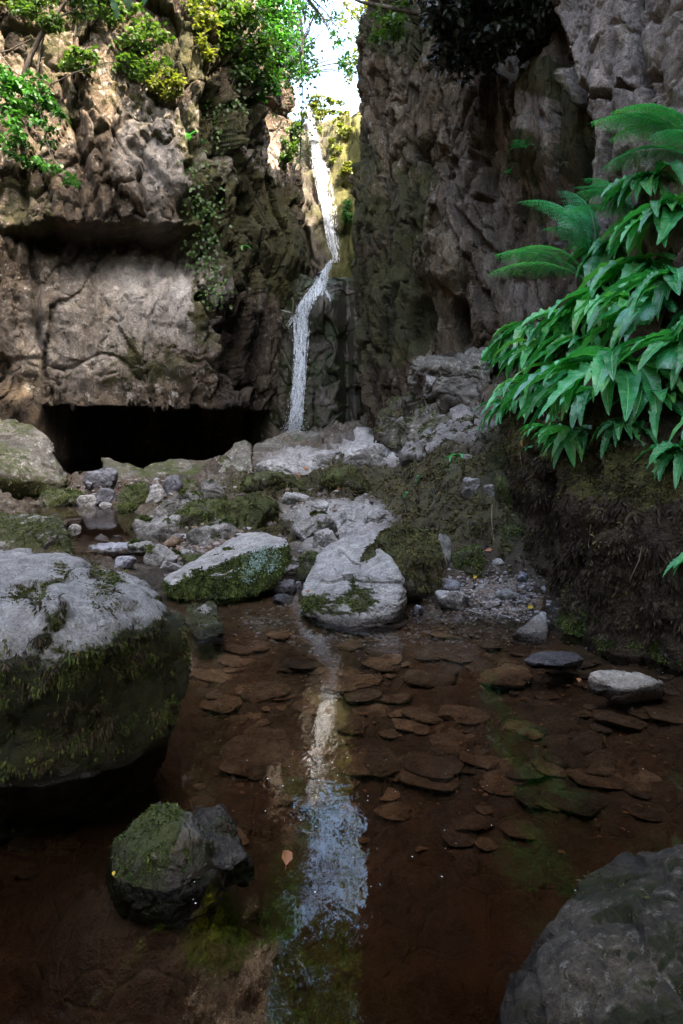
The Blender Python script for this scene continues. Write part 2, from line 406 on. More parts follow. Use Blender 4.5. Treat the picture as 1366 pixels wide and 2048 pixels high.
# keep the water's outline clean: bed stays under the level inside each pool
n0 = vnormals(p3, grid_faces(nY, nX)); n0 *= np.sign(n0[:, 2:3])
V = p3 + n0 * dz[:, None]; Zt = V[:, 2]
gf = grid_faces(nY, nX)
tn = vnormals(V, gf)
moss_t = np.clip(lushmoss + .25 * sstep(.75, 1, tn[:, 2]) * above - pale * .8 + .3 * fbm(p3 * 2.2, 4, 61), 0, 1) * sstep(.02, .08, Zt)
TER_V, TER_F, TER_MOSS, TER_PX, TER_PY, TER_N = V, gf, moss_t, PX, PY, tn
M_bed = rock_mat('stream_rock', (.028, .021, .014), (.066, .050, .034), (.13, .11, .085), 1.6, wet_z=.03, lichen=.4, pale=(.40, .39, .38), moss_d=(.018, .017, .008), moss_l=(.066, .058, .024), bump=1.4, silt=(.105, .064, .034))
bed = link('streambed', mesh_np('streambed', V, gf, {'moss': moss_t, 'pale': np.clip(pale * (1 - moss_t), 0, 1) * above}), M_bed)
tag(bed, kind='structure', label='rocky stream bed rising from the brown pool to the foot of the falls', cat=None)
# ground behind the camera, its unseen rear raised to block light
gx, gy = np.meshgrid(np.linspace(-12, 8, 60), np.linspace(-14, .56, 60)); gx = gx.ravel(); gy = gy.ravel()
gz = -.55 + 1.2 * sstep(2.2, 6, np.abs(gx)) + 5.6 * sstep(-2.2, -8.5, gy) + .06 * fbm(np.stack([gx, gy, gx * 0], 1), 4, 5)
gb = link('streambed', mesh_np('streambed_shade_bank', np.stack([gx, gy, gz], 1), grid_faces(60, 60)), M_bed)
tag(gb, kind='structure')

# ------------------------------------------------------------------ water
def water_mat(name, dens, col, tint, b1=.006):
    N = NT(name); p = N.pos()
    r = N.noise(N.scale(p, (1, .55, 1)), 7, 3, .5, .4)
    r2 = N.noise(N.scale(p, (1, .6, 1)), 28, 3, .55, .6)
    big = N.mapr(N.noise(p, .9, 2), .38, .62, .35, 1.0)
    h = N.math('MULTIPLY', N.math('ADD', N.math('MULTIPLY', r, 1.0), N.math('MULTIPLY', r2, .22)), big)
    nb = N.bump(h, 1.0, b1)
    fr = N.n('ShaderNodeFresnel'); fr.inputs['IOR'].default_value = 1.52; N.t.links.new(nb, fr.inputs['Normal'])
    g = N.n('ShaderNodeBsdfGlossy'); g.inputs['Roughness'].default_value = 0.015; N.t.links.new(nb, g.inputs['Normal'])
    t = N.n('ShaderNodeBsdfTransparent'); t.inputs[0].default_value = (*tint, 1)
    m = N.n('ShaderNodeMixShader'); N.t.links.new(fr.outputs[0], m.inputs[0])
    N.t.links.new(t.outputs[0], m.inputs[1]); N.t.links.new(g.outputs[0], m.inputs[2])
    va = N.n('ShaderNodeVolumeAbsorption'); va.inputs['Color'].default_value = (*col, 1); va.inputs['Density'].default_value = dens
    N.t.links.new(va.outputs[0], N.out.inputs['Volume'])
    return N.done(m.outputs[0])
M_water = water_mat('peaty_water', 2.1, (.64, .41, .19), (.95, .92, .88), .0022)
def water_box(name, poly, z1, z0, mat):
    bm = bmesh.new()
    t = [bm.verts.new((x, y, z1)) for x, y in poly]; b = [bm.verts.new((x, y, z0)) for x, y in poly]
    bm.faces.new(t); bm.faces.new(b[::-1]); n = len(t)
    for i in range(n): bm.faces.new((t[i], b[i], b[(i + 1) % n], t[(i + 1) % n]))
    bmesh.ops.recalc_face_normals(bm, faces=bm.faces)
    me = bpy.data.meshes.new(name); bm.to_mesh(me); bm.free()
    o = link(name, me, mat); tag(o, kind='structure'); return o
water_box('water', [(-5, -5), (3.6, -5), (3.0, 2.2), (1.75, 3.6), (1.3, 4.45), (-1.6, 4.45), (-4.2, 3.4)], 0.0, -1.4, M_water)
water_box('water', [(-3.4, 4.72), (-1.35, 4.72), (-1.55, 7.6), (-4.2, 7.6)], 0.12, -.4, M_water)
water_box('water', [(-8.5, 9.6), (-2.0, 9.6), (-1.4, 13.0), (-1.6, 19.5), (-10, 19.5)], 0.285, -.4, M_water)

# ------------------------------------------------------------------ cliffs: sheets of rock along a path, with depth
def path_eval(pts, n):
    pts = np.array(pts, float); s = np.concatenate([[0], np.cumsum(np.linalg.norm(np.diff(pts, axis=0), axis=1))])
    # Catmull-like smoothing by dense linear interpolation and a box filter
    d = np.linspace(0, s[-1], 2000); q = np.stack([np.interp(d, s, pts[:, k]) for k in (0, 1)], 1)
    ker = np.ones(61) / 61
    pad = np.concatenate([np.repeat(q[:1], 30, 0), q, np.repeat(q[-1:], 30, 0)])
    q = np.stack([np.convolve(pad[:, k], ker, 'valid') for k in (0, 1)], 1)
    return q, d
def cliff(pts, s_samples, z_samples, flip):
    q, d = path_eval(pts, 2000)
    t = unit(np.gradient(q, axis=0)); nrm = np.stack([t[:, 1], -t[:, 0]], 1) * flip
    xy = np.stack([np.interp(s_samples * d[-1], d, q[:, k]) for k in (0, 1)], 1)
    nn = unit(np.stack([np.interp(s_samples * d[-1], d, nrm[:, k]) for k in (0, 1)], 1))
    nu, nv = len(s_samples), len(z_samples)
    B = np.zeros((nv, nu, 3)); B[:, :, :2] = xy[None]; B[:, :, 2] = z_samples[:, None]
    Nn = np.zeros((nv, nu, 3)); Nn[:, :, :2] = nn[None]
    return B.reshape(-1, 3), Nn.reshape(-1, 3)
def px_of(V):
    Yc = np.maximum(V[:, 1], .3)
    return CX + F * V[:, 0] / Yc, HY - F * (V[:, 2] - CH) / Yc
def dense(knots, n):
    """sample 0..1 densely where wanted: knots = [(u, density)]"""
    u = np.linspace(0, 1, 4000); dn = np.interp(u, [k[0] for k in knots], [k[1] for k in knots])
    c = np.cumsum(dn); c = (c - c[0]) / (c[-1] - c[0])
    return np.interp(np.linspace(0, 1, n), c, u)

# --- left cliff
Lp = [(-11, -9), (-9.5, 0), (-8.2, 6), (-7.2, 10.0), (-6.2, 12.0), (-4.5, 12.7), (-2.6, 13.2), (-2.05, 14.3), (-1.75, 16.2), (-1.15, 17.0), (-.86, 17.3), (-.78, 18.2), (-1.1, 20), (-1.7, 24)]
su = dense([(0, .15), (.45, .2), (.53, 1.6), (.83, 1.6), (.86, .9), (1, .5)], 560)
zz = np.concatenate([np.linspace(-.3, 1.35, 30)[:-1], np.linspace(1.35, 11.0, 520), np.linspace(11.0, 15, 50)[1:]])
B, Nn = cliff(Lp, su, zz, 1)
bx, by = px_of(B)
lean = np.where(B[:, 1] > 14.5, 1, 0) * sstep(14.5, 17, B[:, 1])
B[:, 0] += lean * np.interp(B[:, 2], [0, 4.2, 5.2, 6.5, 8.5, 15], [-.75, -.5, .02, -.25, -.45, -.45])
bx, by = px_of(B)
q = B.copy()
H1, C1 = blocky(q, (1.5, 1.5, 2.2), 101); H2, C2 = blocky(q, (.48, .48, 1.1), 113); H3, C3 = blocky(q, (.16, .16, .26), 127)
fb = fbm(q * .55, 5, 131); ff = fbm(q * 3.2 * [1, 1, .55], 5, 137)
smoothwall = np.clip(poly_sd(bx, by, [(60, 500), (330, 480), (420, 560), (425, 740), (300, 790), (40, 780)]) / 90 + .5 * fbm(q * 1.3, 4, 88) + .5, 0, 1)
amp = 1 - .5 * smoothwall
D = .34 * fb + amp * (.34 * H1 + .22 * H2 + .085 * H3 - .16 * C1 - .10 * C2 - .025 * C3) + .03 * ff
# overhanging ledge, the hollow under it and the bulge of the lower wall
ledge_y = 462 + 6 * np.sin(bx / 23.) + 10 * fbm(np.stack([bx / 60, bx * 0, bx * 0], 1), 3, 3)
inl = sstep(-30, 110, bx + 20 * np.sin(by / 17.)) * sstep(445, 345, bx + 25 * np.sin(by / 23. + 1))
under = sstep(-5, 7, by - ledge_y) * inl
D += .55 * inl * sstep(ledge_y - 230, ledge_y - 40, by) * (1 - under)
D -= under * (.78 * (1 - sstep(0, 150, by - ledge_y)) + .1)
D *= 1 - .6 * sstep(15, 16.6, B[:, 1])
D += .35 * blob(bx, by, 280, 660, 230, 130, .6)
# left notch column and the cracks that run down the face
for pts, w, dep in [([(45, 300), (62, 520), (85, 720), (90, 790)], 6, .3), ([(120, 150), (165, 330), (200, 450)], 6, .22), ([(150, 210), (185, 390)], 5, .2), ([(370, 330), (395, 430)], 8, .3),
                    ([(395, 600), (440, 690), (430, 780)], 9, .35), ([(265, 300), (330, 380), (370, 440)], 10, .25), ([(440, 220), (520, 200), (600, 240)], 8, .2), ([(300, 180), (360, 220), (380, 300)], 6, .2)]:
    wob = 9 * fbm(q * 1.5, 3, 7)
    D -= dep * (1 - sstep(w * .4, w * 1.6, seg_dist(bx + wob, by, pts)))
D -= .45 * blob(bx, by, 470, 700, 40, 110, .5) + .25 * blob(bx, by, 375, 420, 22, 26, .4)
# top leans back a little
D -= sstep(8, 15, B[:, 2]) * .8
V = B + Nn * D[:, None]
V[:, 2] += .05 * ff + .03 * H3
# cave under the foot of the wall: the foot runs back under the cliff
cz = 1.42 + .13 * fbm(np.stack([bx / 45, bx * 0, bx * 0], 1), 4, 9) + .16 * blocky(np.stack([bx / 60, bx * 0, bx * 0], 1), (1, 1, 1), 19)[0] + .10 * blocky(np.stack([bx / 17, bx * 0, bx * 0], 1), (1, 1, 1), 29)[0] + .25 * sstep(440, 560, bx)
cave = sstep(78, 100, bx) * sstep(560, 535, bx)
nv, nu = len(zz), len(su)
V = V.reshape(nv, nu, 3); Vb = V.copy(); cg = cave.reshape(nv, nu); czg = cz.reshape(nv, nu)
k0 = 29
roof = V[k0].copy()
for r in range(k0 + 1):
    t = r / k0                      # 0 at the very back of the cave, 1 at the lip
    back = roof.copy()
    if t < .4:
        back[:, 1] += 5.0; back[:, 0] *= 1.18; back[:, 2] = -.3 + (1.5 - -.3) * (t / .4)
    else:
        u = (t - .4) / .6
        back[:, 1] += 5.0 * (1 - u); back[:, 0] *= 1 + .18 * (1 - u); back[:, 2] = 1.5 + (czg[k0] - 1.5) * u + .35 * math.sin(u * math.pi) + .12 * fbm(back * .9, 3, 77)
    V[r] = Vb[r] * (1 - cg[r][:, None]) + back * cg[r][:, None]
V = V.reshape(-1, 3)
gf = grid_faces(nv, nu)[:, ::-1]
nL = vnormals(V, gf)
if nL[len(nL) // 2, 1] > 0: gf = gf[:, ::-1]; nL = -nL
mossL = np.clip(np.maximum.reduce([.75 * blob(bx, by, 500, 450, 120, 130, .5), .8 * blob(bx, by, 560, 520, 90, 90, .5), .8 * blob(bx, by, 410, 430, 45, 110, .5), .6 * blob(bx, by, 290, 720, 90, 60, .6),
                                   .9 * blob(bx, by, 135, 130 + 100, 16, 30), .7 * blob(bx, by, 430, 250, 100, 80, .6), .5 * blob(bx, by, 250, 100, 300, 130, .5), .45 * blob(bx, by, 60, 400, 70, 120, .5), .6 * blob(bx, by, 400, 620, 30, 90)])
                + .3 * sstep(.2, .7, nL[:, 2]) + .28 * fbm(q * .9, 4, 151) + .02, 0, 1)
paleL = np.clip(np.maximum.reduce([.95 * blob(bx, by, 310, 580, 130, 110, .6), .55 * blob(bx, by, 190, 650, 150, 120, .6), .7 * blob(bx, by, 300, 290, 60, 110, .6), .5 * blob(bx, by, 520, 330, 60, 60, .6), .5 * blob(bx, by, 380, 320, 50, 90, .7)]) * (.75 + .6 * fbm(q * [2.2, 2.2, .7], 4, 161)), 0, 1)
wet_shadeL = np.clip(.9 * under * (1 - sstep(20, 120, by - ledge_y + 40 * fbm(q * [3, 3, .2], 3, 171))) + .8 * blob(bx, by, 480, 730, 60, 140, .5), 0, 1)  # damp plus the shade of ledge and recess, both painted into the colour
M_cl = rock_mat('left_cliff_rock', (.022, .015, .009), (.062, .044, .028), (.135, .105, .075), .75, strata=(1, 1, .55), pale=(.40, .37, .345), lichen=.6, moss_d=(.016, .018, .006), moss_l=(.056, .050, .014), bump=1.6, streak=.7)
LC_V, LC_F, LC_N, LC_PX, LC_PY = V, gf, nL, bx, by
lc = tag(link('cliff', mesh_np('cliff_left', V, gf, {'moss': mossL, 'pale': paleL, 'wet': wet_shadeL}), M_cl), kind='structure', label='tall pale limestone cliff with a ledge and a dark cave at its foot')

# --- right cliff
Rp = [(7, 25), (3, 22), (1.6, 18.6), (1.1, 14.5), (.58, 11.6), (.36, 10.3), (.58, 9.5), (1.05, 8.75), (1.45, 8.1), (1.8, 7.35), (2.0, 6.5), (2.12, 5.6), (2.35, 4.5), (2.7, 3.0), (3.0, 1), (3.7, -2), (5, -7)]
su = dense([(0, .1), (.34, .2), (.40, 1.6), (.62, 1.6), (.70, .5), (1, .12)], 620)
zz = np.concatenate([np.linspace(-.5, 8.0, 560), np.linspace(8.0, 13.5, 170)[1:]])
B, Nn = cliff(Rp, su, zz, 1)
lean = sstep(8.8, 9.8, B[:, 1]) * (1 - sstep(15, 18, B[:, 1]))
B[:, 0] -= lean * np.interp(B[:, 2], [0, .8, 1.8, 3.0, 4.6, 6, 14], [-.35, -.2, .0, .06, .03, 0, .0])
bx, by = px_of(B); q = B.copy()
H1, C1 = blocky(q, (.85, .85, 2.4), 207, .6); H2, C2 = blocky(q, (.32, .32, .95), 213, .7); H3, C3 = blocky(q, (.12, .12, .26), 227)
fb = fbm(q * .6, 5, 231); ff = fbm(q * 3.4 * [1, 1, .5], 5, 237)
dist = np.clip(B[:, 1] / 9, .45, 1.2)
D = dist * (.16 * fb + .18 * H1 + .15 * H2 + .07 * H3 - .12 * C1 - .08 * C2 - .03 * C3 + .03 * ff)
Nn = unit(Nn * .75 + np.array([-.15, -.55, 0]) * sstep(13, 10, B[:, 1])[:, None])
bt = poly_sd(bx + 12 * fbm(q * 2, 3, 3), by, [(1130, -400), (1150, 60), (1172, 190), (1215, 300), (1225, 440), (1160, 700), (2200, 900), (2200, -400)])
D += .40 * sstep(-2, 9, bt)
wob = 8 * fbm(q * 2.5, 3, 7)
for pts, w, dep in [([(1030, 100), (1032, 250)], 11, .55), ([(1222, 215), (1205, 250), (1240, 290), (1215, 440)], 14, .4), ([(1230, 245), (1300, 210), (1366, 190)], 7, .2), ([(1150, 60), (1190, 170), (1215, 250)], 9, .25), ([(1330, 0), (1320, 120), (1350, 230)], 6, .15),
                    ([(968, 580), (976, 690)], 5, .2), ([(880, 300), (920, 420), (985, 520)], 6, .15), ([(820, 250), (830, 420)], 6, .15)]:
    D -= dep * (1 - sstep(w * .4, w * 1.5, seg_dist(bx + wob, by, pts)))
rec = np.clip(poly_sd(bx + wob, by, [(862, -300), (868, 70), (905, 128), (1030, 145), (1075, 120), (1128, 40), (1150, -300)]) / 26 + .3 + .9 * fbm(q * 2.2, 4, 99), 0, 1)
D -= .8 * rec
D += .22 * blob(bx, by, 1110, 250, 85, 125, .35)
D -= 1.3 * blob(bx, by, 915, 655, 22, 55, .25) + .3 * blob(bx, by, 840, 650, 26, 50, .4)
D += .18 * blob(bx, by, 890, 520, 60, 50, .3)
for cx_, cy_, rx_, ry_ in [(958, 237, 12, 9), (952, 275, 9, 7), (965, 292, 14, 9), (958, 315, 15, 10), (905, 322, 12, 9), (911, 360, 14, 9), (964, 402, 14, 7)]:
    D -= .2 * blob(bx + wob * .5, by, cx_, cy_, rx_, ry_, .3)
D -= sstep(8, 14, B[:, 2]) * .5
V = B + Nn * D[:, None]
V[:, 2] += .04 * ff + .03 * H3
V[:, 2] *= 1 - .10 * sstep(11.6, 13.2, B[:, 1])
gf = grid_faces(len(zz), len(su)); nR = vnormals(V, gf)
if (nR * Nn).sum(1).mean() < 0: gf = gf[:, ::-1]; nR = -nR
mossR = np.clip(np.maximum.reduce([.95 * blob(bx, by, 1110, 165, 70, 35, .4), .95 * blob(bx, by, 1165, 260, 35, 110, .4), .9 * blob(bx, by, 1060, 320, 60, 45, .4), .8 * blob(bx, by, 770, 620, 80, 130, .5), .6 * blob(bx, by, 730, 400, 50, 160, .6), .55 * blob(bx, by, 800, 450, 90, 160, .6), .9 * blob(bx, by, 1180, 420, 26, 90, .5),
                                   .75 * blob(bx, by, 1075, 545, 60, 14, .4), .7 * blob(bx, by, 1080, 420, 50, 26, .5), .8 * blob(bx, by, 780, 60, 60, 60)])
                + .3 * sstep(.25, .7, nR[:, 2]) + .32 * fbm(q * 1.1, 4, 251) + .08 - .5 * sstep(0, 30, bt), 0, 1)
paleR = np.clip(np.maximum.reduce([.75 * blob(bx, by, 1085, 250, 50, 65, .4), .75 * blob(bx, by, 1130, 430, 55, 90, .5), .65 * blob(bx, by, 1060, 570, 60, 90, .5), .9 * sstep(0, 25, bt), .5 * blob(bx, by, 990, 480, 60, 150, .6), .35 * blob(bx, by, 930, 350, 60, 100, .6)]) * (.7 + .7 * fbm(q * [2.5, 2.5, 1.2], 4, 261)) - .5 * mossR, 0, 1)
wet_shadeR = np.clip(.6 * rec + .3 * blob(bx, by, 740, 700, 60, 160, .5), 0, 1)  # shade of the hollow under the overhang painted in as dark wet rock
M_cr = rock_mat('right_cliff_rock', (.026, .018, .010), (.078, .055, .031), (.165, .128, .084), 1.0, strata=(1, 1, .35), pale=(.38, .335, .30), lichen=.75, lich_col=(.27, .245, .21), moss_d=(.014, .016, .005), moss_l=(.055, .050, .014), bump=1.7, streak=.7)
RC_V, RC_F, RC_N, RC_PX, RC_PY = V, gf, nR, bx, by
rc = tag(link('cliff', mesh_np('cliff_right', V, gf, {'moss': mossR, 'pale': paleR, 'wet': wet_shadeR}), M_cr), kind='structure', label='dark rugged limestone cliff running along the right of the gorge')

# --- rock of the falls: a rounded lower step and the tall wall above it
def heightwall(name, px0, px1, n_u, rows, fn, mat, **kw):
    """a wall seen from the front: rows of (z, Y) joined; fn gives extra depth"""
    u = np.linspace(px0, px1, n_u); r = np.array(rows, float)
    s = np.concatenate([[0], np.cumsum(np.linalg.norm(np.diff(r, axis=0), axis=1))]); t = np.linspace(0, s[-1], kw.get('n_v', 260))
    zc_ = np.interp(t, s, r[:, 0]); yc_ = np.interp(t, s, r[:, 1])
    ker = np.ones(9) / 9; pad = lambda a: np.convolve(np.concatenate([np.repeat(a[0], 4), a, np.repeat(a[-1], 4)]), ker, 'valid')
    zc_, yc_ = pad(zc_), pad(yc_)
    yref = r[0, 1]
    Vg = np.zeros((len(t), n_u, 3)); Vg[:, :, 0] = ((u - CX) * yref / F)[None]; Vg[:, :, 1] = yc_[:, None]; Vg[:, :, 2] = zc_[:, None]
    Vg = Vg.reshape(-1, 3); b = Vg.copy()
    tt = np.repeat(t, n_u)
    V, at = fn(b)
    gf = grid_faces(len(t), n_u); n = vnormals(V, gf)
    if n[:, 1].mean() > 0: gf = gf[:, ::-1]; n = -n
    o = link(name, mesh_np(name, V, gf, at), mat); tag(o, kind='structure')
    return o, V, gf
def step_fn(b):
    V = b.copy(); px, py = px_of(b)
    h1, c1 = blocky(b, (.7, .7, 1.0), 301); f1 = fbm(b * 2.2 * [1, 1, .5], 5, 307); h3, _ = blocky(b, (.2, .2, .25), 309)
    x = b[:, 0]
    face = sstep(5.3, 4.3, b[:, 2])
    V[:, 1] += face * (.55 * ((x + .55) / 1.1) ** 2 - .16 * h1 - .16 * f1 - .04 * h3 + .08 * c1)
    V[:, 2] += .06 * f1 + (1 - face) * (.1 * h1 + .25 * np.abs((x + .45) / .8) ** 1.5)
    V[:, 1] += .55 * np.exp(-((x - .14) / .14) ** 2) * face          # dark slot on the right
    V[:, 1] -= .30 * np.exp(-((x + .62) / .2) ** 2 - ((b[:, 2] - 3.6) / .35) ** 2)
    V[:, 1] -= .28 * np.exp(-((x + .35) / .22) ** 2 - ((b[:, 2] - 4.0) / .35) ** 2)
    m = np.clip(.45 + .5 * fbm(b * 1.5, 4, 311) + .3 * (1 - face), 0, 1)
    return V, {'moss': m, 'wet': np.full(len(b), .75), 'pale': np.clip(.8 * np.exp(-((x + .4) / .3) ** 2) * fbm(b * 3, 3, 313), 0, 1)}
M_wet = rock_mat('wet_rock', (.04, .034, .024), (.085, .075, .055), (.16, .14, .11), 1.0, strata=(1, 1, .4), moss_d=(.012, .022, .008), moss_l=(.06, .085, .02), lichen=.2, rough=.6)
st_o, ST_V, ST_F = heightwall('cliff_step', 470, 800, 220, [(-.2, 16.6), (.9, 16.65), (3.4, 16.75), (4.35, 16.95), (4.75, 17.4), (4.9, 18.2), (5.0, 21.5)], step_fn, M_wet, n_v=320)
def wall_fn(b):
    V = b.copy()
    h1, c1 = blocky(b, (.9, .9, 1.3), 321); f1 = fbm(b * 1.8 * [1, 1, .5], 5, 327); h3, _ = blocky(b, (.25, .25, .3), 329)
    x = b[:, 0]
    V[:, 1] -= .3 * h1 + .22 * f1 + .06 * h3 - .12 * c1
    V[:, 1] -= .9 * sstep(.0, 1.2, x)                               # right shoulder steps forward
    V[:, 2] += .15 * f1 + sstep(9, 11.5, b[:, 2]) * (.35 * h1 + .6 * sstep(-.9, .6, x))
    px, py = px_of(V)
    m = np.clip(.35 + .6 * sstep(-.75, -.1, x) + .5 * fbm(b * 1.2, 4, 331), 0, 1)
    return V, {'moss': m, 'wet': np.clip(.7 - .5 * sstep(-.6, .2, x), 0, 1)}
M_top = rock_mat('falls_rock', (.03, .024, .016), (.07, .058, .04), (.13, .115, .085), .9, strata=(1, 1, .5), moss_d=(.04, .046, .010), moss_l=(.125, .118, .028), lichen=.6, bump=1.6)
wl_o, WL_V, WL_F = heightwall('cliff_falls', 380, 980, 260, [(4.6, 21.3), (6, 21.5), (8.6, 22.2), (10.4, 22.8), (11.1, 23.4), (11.5, 25), (12.6, 34), (15, 60)], wall_fn, M_top, n_v=420)
# ------------------------------------------------------------------ boulders and stones
_ico = {}
def ico(n):
    if n not in _ico:
        bm = bmesh.new(); bmesh.ops.create_icosphere(bm, subdivisions=n, radius=1)
        V = np.array([v.co[:] for v in bm.verts]); T = np.array([[v.index for v in f.verts] for f in bm.faces]); bm.free(); _ico[n] = (V, T)
    return _ico[n]
def hull_rock(pts, sub=6, p=16, seed=0, a=(.05, .03, .012), cell=.35, strata=None):
    """rock spanning the points: rounded convex hull, then fractured and weathered"""
    pts = np.array(pts, float); lo, hi = pts.min(0), pts.max(0); c = (lo + hi) / 2; h = (hi - lo) / 2 + 1e-6
    q = (pts - c) / h
    bm = bmesh.new(); [bm.verts.new(v) for v in q]
    bmesh.ops.convex_hull(bm, input=bm.verts[:]); bm.normal_update()
    pl = [(np.array(f.normal[:]), float(np.dot(f.normal[:], f.verts[0].co[:]))) for f in bm.faces if f.calc_area() > 1e-6]; bm.free()
    Nn = np.array([a_[0] for a_ in pl]); d = np.array([max(a_[1], .06) for a_ in pl])
    D, T = ico(sub)
    w = np.clip(D @ Nn.T, 0, None) / d
    r = (w ** p).sum(1) ** (-1.0 / p)
    V = c + D * r[:, None] * h
    n = vnormals(V, T)
    s = float(np.mean(h)) * 2
    qn = V * (strata if strata else [1, 1, 1])
    h1, c1 = blocky(qn, (cell * s * 1.4,) * 3, seed); h2, c2 = blocky(qn, (cell * s * .45,) * 3, seed + 5)
    f1 = fbm(qn / (s * .5), 5, seed + 9); f2 = fbm(qn / (s * .12), 4, seed + 19)
    V = V + n * (s * (a[0] * h1 + a[1] * (f1 * 1.3 + h2 * .6 - c1 * .35) + a[2] * (f2 - c2 * .7)))[:, None]
    return V, T
def rock_attrs(V, T, moss=0.5, top=0.3, pale=0.3, seed=0, side=None, line=None):
    n = vnormals(V, T); f = fbm(V * 3.2 / max(.3, np.ptp(V[:, 0])), 4, seed + 31)
    m = moss + top * (n[:, 2] - .3) + .45 * f
    if side is not None: m = m + side(V, n)
    pl = np.clip(pale * sstep(.05, .55, n[:, 2]) * (.5 + n[:, 2] * .6 + .6 * fbm(V * 6 / max(.3, np.ptp(V[:, 0])), 4, seed + 37)), 0, 1)  # pale kept off overhung faces: their shade is put into the colour
    return np.clip(m, 0, 1), pl * (1 - np.clip(m, 0, 1)), n
M_boulder = rock_mat('boulder_limestone', (.05, .047, .042), (.13, .125, .115), (.27, .26, .255), 2.2, wet_z=.02, lichen=.5, pale=(.47, .46, .45), moss_d=(.013, .016, .005), moss_l=(.055, .058, .017), bump=1.5)
M_boulder_near = rock_mat('near_limestone', (.05, .047, .042), (.13, .125, .115), (.27, .26, .25), 4.2, wet_z=.02, lichen=.6, pale=(.49, .48, .47), moss_d=(.010, .013, .004), moss_l=(.046, .050, .014), bump=1.9)
M_boulder_d = rock_mat('boulder_dark', (.022, .018, .013), (.056, .048, .036), (.12, .108, .085), 1.9, wet_z=.03, lichen=.7, pale=(.36, .35, .32), moss_d=(.014, .02, .006), moss_l=(.06, .07, .018))
M_slate = rock_mat('wet_slate', (.028, .028, .032), (.07, .07, .08), (.15, .15, .175), 3.2, wet_z=.012, lichen=.25, pale=(.34, .35, .40))
M_tan = rock_mat('sunk_stone', (.05, .031, .018), (.12, .076, .042), (.20, .14, .088), 3.0, lichen=.1, vary=.5)
def moss_material(name, d, l, tip, rough=.75):
    N = NT(name); p = N.pos(); r = N.n('ShaderNodeNewGeometry').outputs['Random Per Island']
    f = N.math('ADD', N.math('MULTIPLY', N.noise(p, 9, 6, .72), .7), N.math('MULTIPLY', r, .3))
    col = N.ramp(f, [(.34, d), (.5, l), (.66, tip)])
    a = N.pbsdf(col, rough, None, .25); t = N.n('ShaderNodeBsdfTranslucent'); N.t.links.new(col, t.inputs[0])
    m = N.n('ShaderNodeMixShader'); m.inputs[0].default_value = .25
    N.t.links.new(a, m.inputs[1]); N.t.links.new(t.outputs[0], m.inputs[2]); return N.done(m.outputs[0])
M_moss = moss_material('moss_olive', (.016, .015, .006), (.058, .053, .018), (.135, .122, .045))
M_moss_g = moss_material('moss_green', (.014, .022, .006), (.046, .068, .015), (.12, .15, .036))
M_moss_b = moss_material('moss_brown', (.014, .010, .007), (.040, .029, .018), (.078, .062, .040))
def moss_blades(V, T, w, n, L=(.01, .03), W=.006, hang=.3, seed=1, up=.6, zmin=.01, tuft=9):
    """moss grows in small cushions: each a fan of bent blades, with dark gaps between"""
    r = np.random.default_rng(seed); c, cn = sample_surface(V, T, w, max(1, n // tuft), r)
    rad = r.uniform(L[0], L[1], len(c)) * np.clip(.8 + .9 * fbm(c / (L[1] * 4), 3, seed + 70), .35, 1.6)
    off = r.normal(size=(len(c), tuft, 3)); off -= cn[:, None] * (off * cn[:, None]).sum(-1, keepdims=True)
    pt = (c[:, None] + off * rad[:, None, None] * .38 + cn[:, None] * rad[:, None, None] * (.25 - .12 * (off ** 2).sum(-1, keepdims=True))).reshape(-1, 3)
    nn = unit(cn[:, None] + off * .75).reshape(-1, 3)
    ok = pt[:, 2] > zmin; pt, nn = pt[ok], nn[ok]
    m = len(pt)
    d = unit(nn * (up + .25) + r.normal(size=(m, 3)) * .28 + np.array([0, 0, -1.0]) * hang)
    cl = np.clip(.75 + 1.1 * fbm(pt / (L[1] * 3.2), 3, seed + 71), .25, 1.7)
    d = unit(d + .35 * np.stack([fbm(pt / (L[1] * 5), 2, seed + 72), fbm(pt / (L[1] * 5), 2, seed + 73), np.zeros(m)], 1))
    s = Soup(); s.blades(pt - nn * .004, d, r.uniform(L[0], L[1], m) * cl, W * r.uniform(.6, 1.4, m), bend=np.tile([0, 0, -hang], (m, 1)), r=r)
    return s
BOULD = []
def boulder(name, label, pts, mat, cat='boulder', group=None, sub=6, p=16, seed=0, a=(.05, .03, .012), cell=.35, strata=None, moss=.2, top=.2, pale=.4, side=None,
            tufts=0, tl=(.012, .03), tw=.006, hang=.3, mm=None, mname='moss'):
    V, T = hull_rock(pts, sub, p, seed, a, cell, strata)
    m, pl, n = rock_attrs(V, T, moss, top, pale, seed, side)
    o = V.mean(0); o[2] = V[:, 2].min()
    ob = link(name, mesh_np(name, V - o, T, {'moss': m, 'pale': pl}), mat, loc=o)
    tag(ob, label, cat, group)
    if tufts:
        wt = sstep(.45, .8, m + .15 * fbm(V * 14, 3, seed + 3))
        s = moss_blades(V, T, wt, tufts, tl, tw, hang, seed)
        if s.n:
            link(mname, s.mesh(mname, o), mm or M_moss, parent=ob)
    BOULD.append((V, T)); return ob, V, T
def W(px, Y, z): return np.array([(px - CX) * Y / F, Y, z])

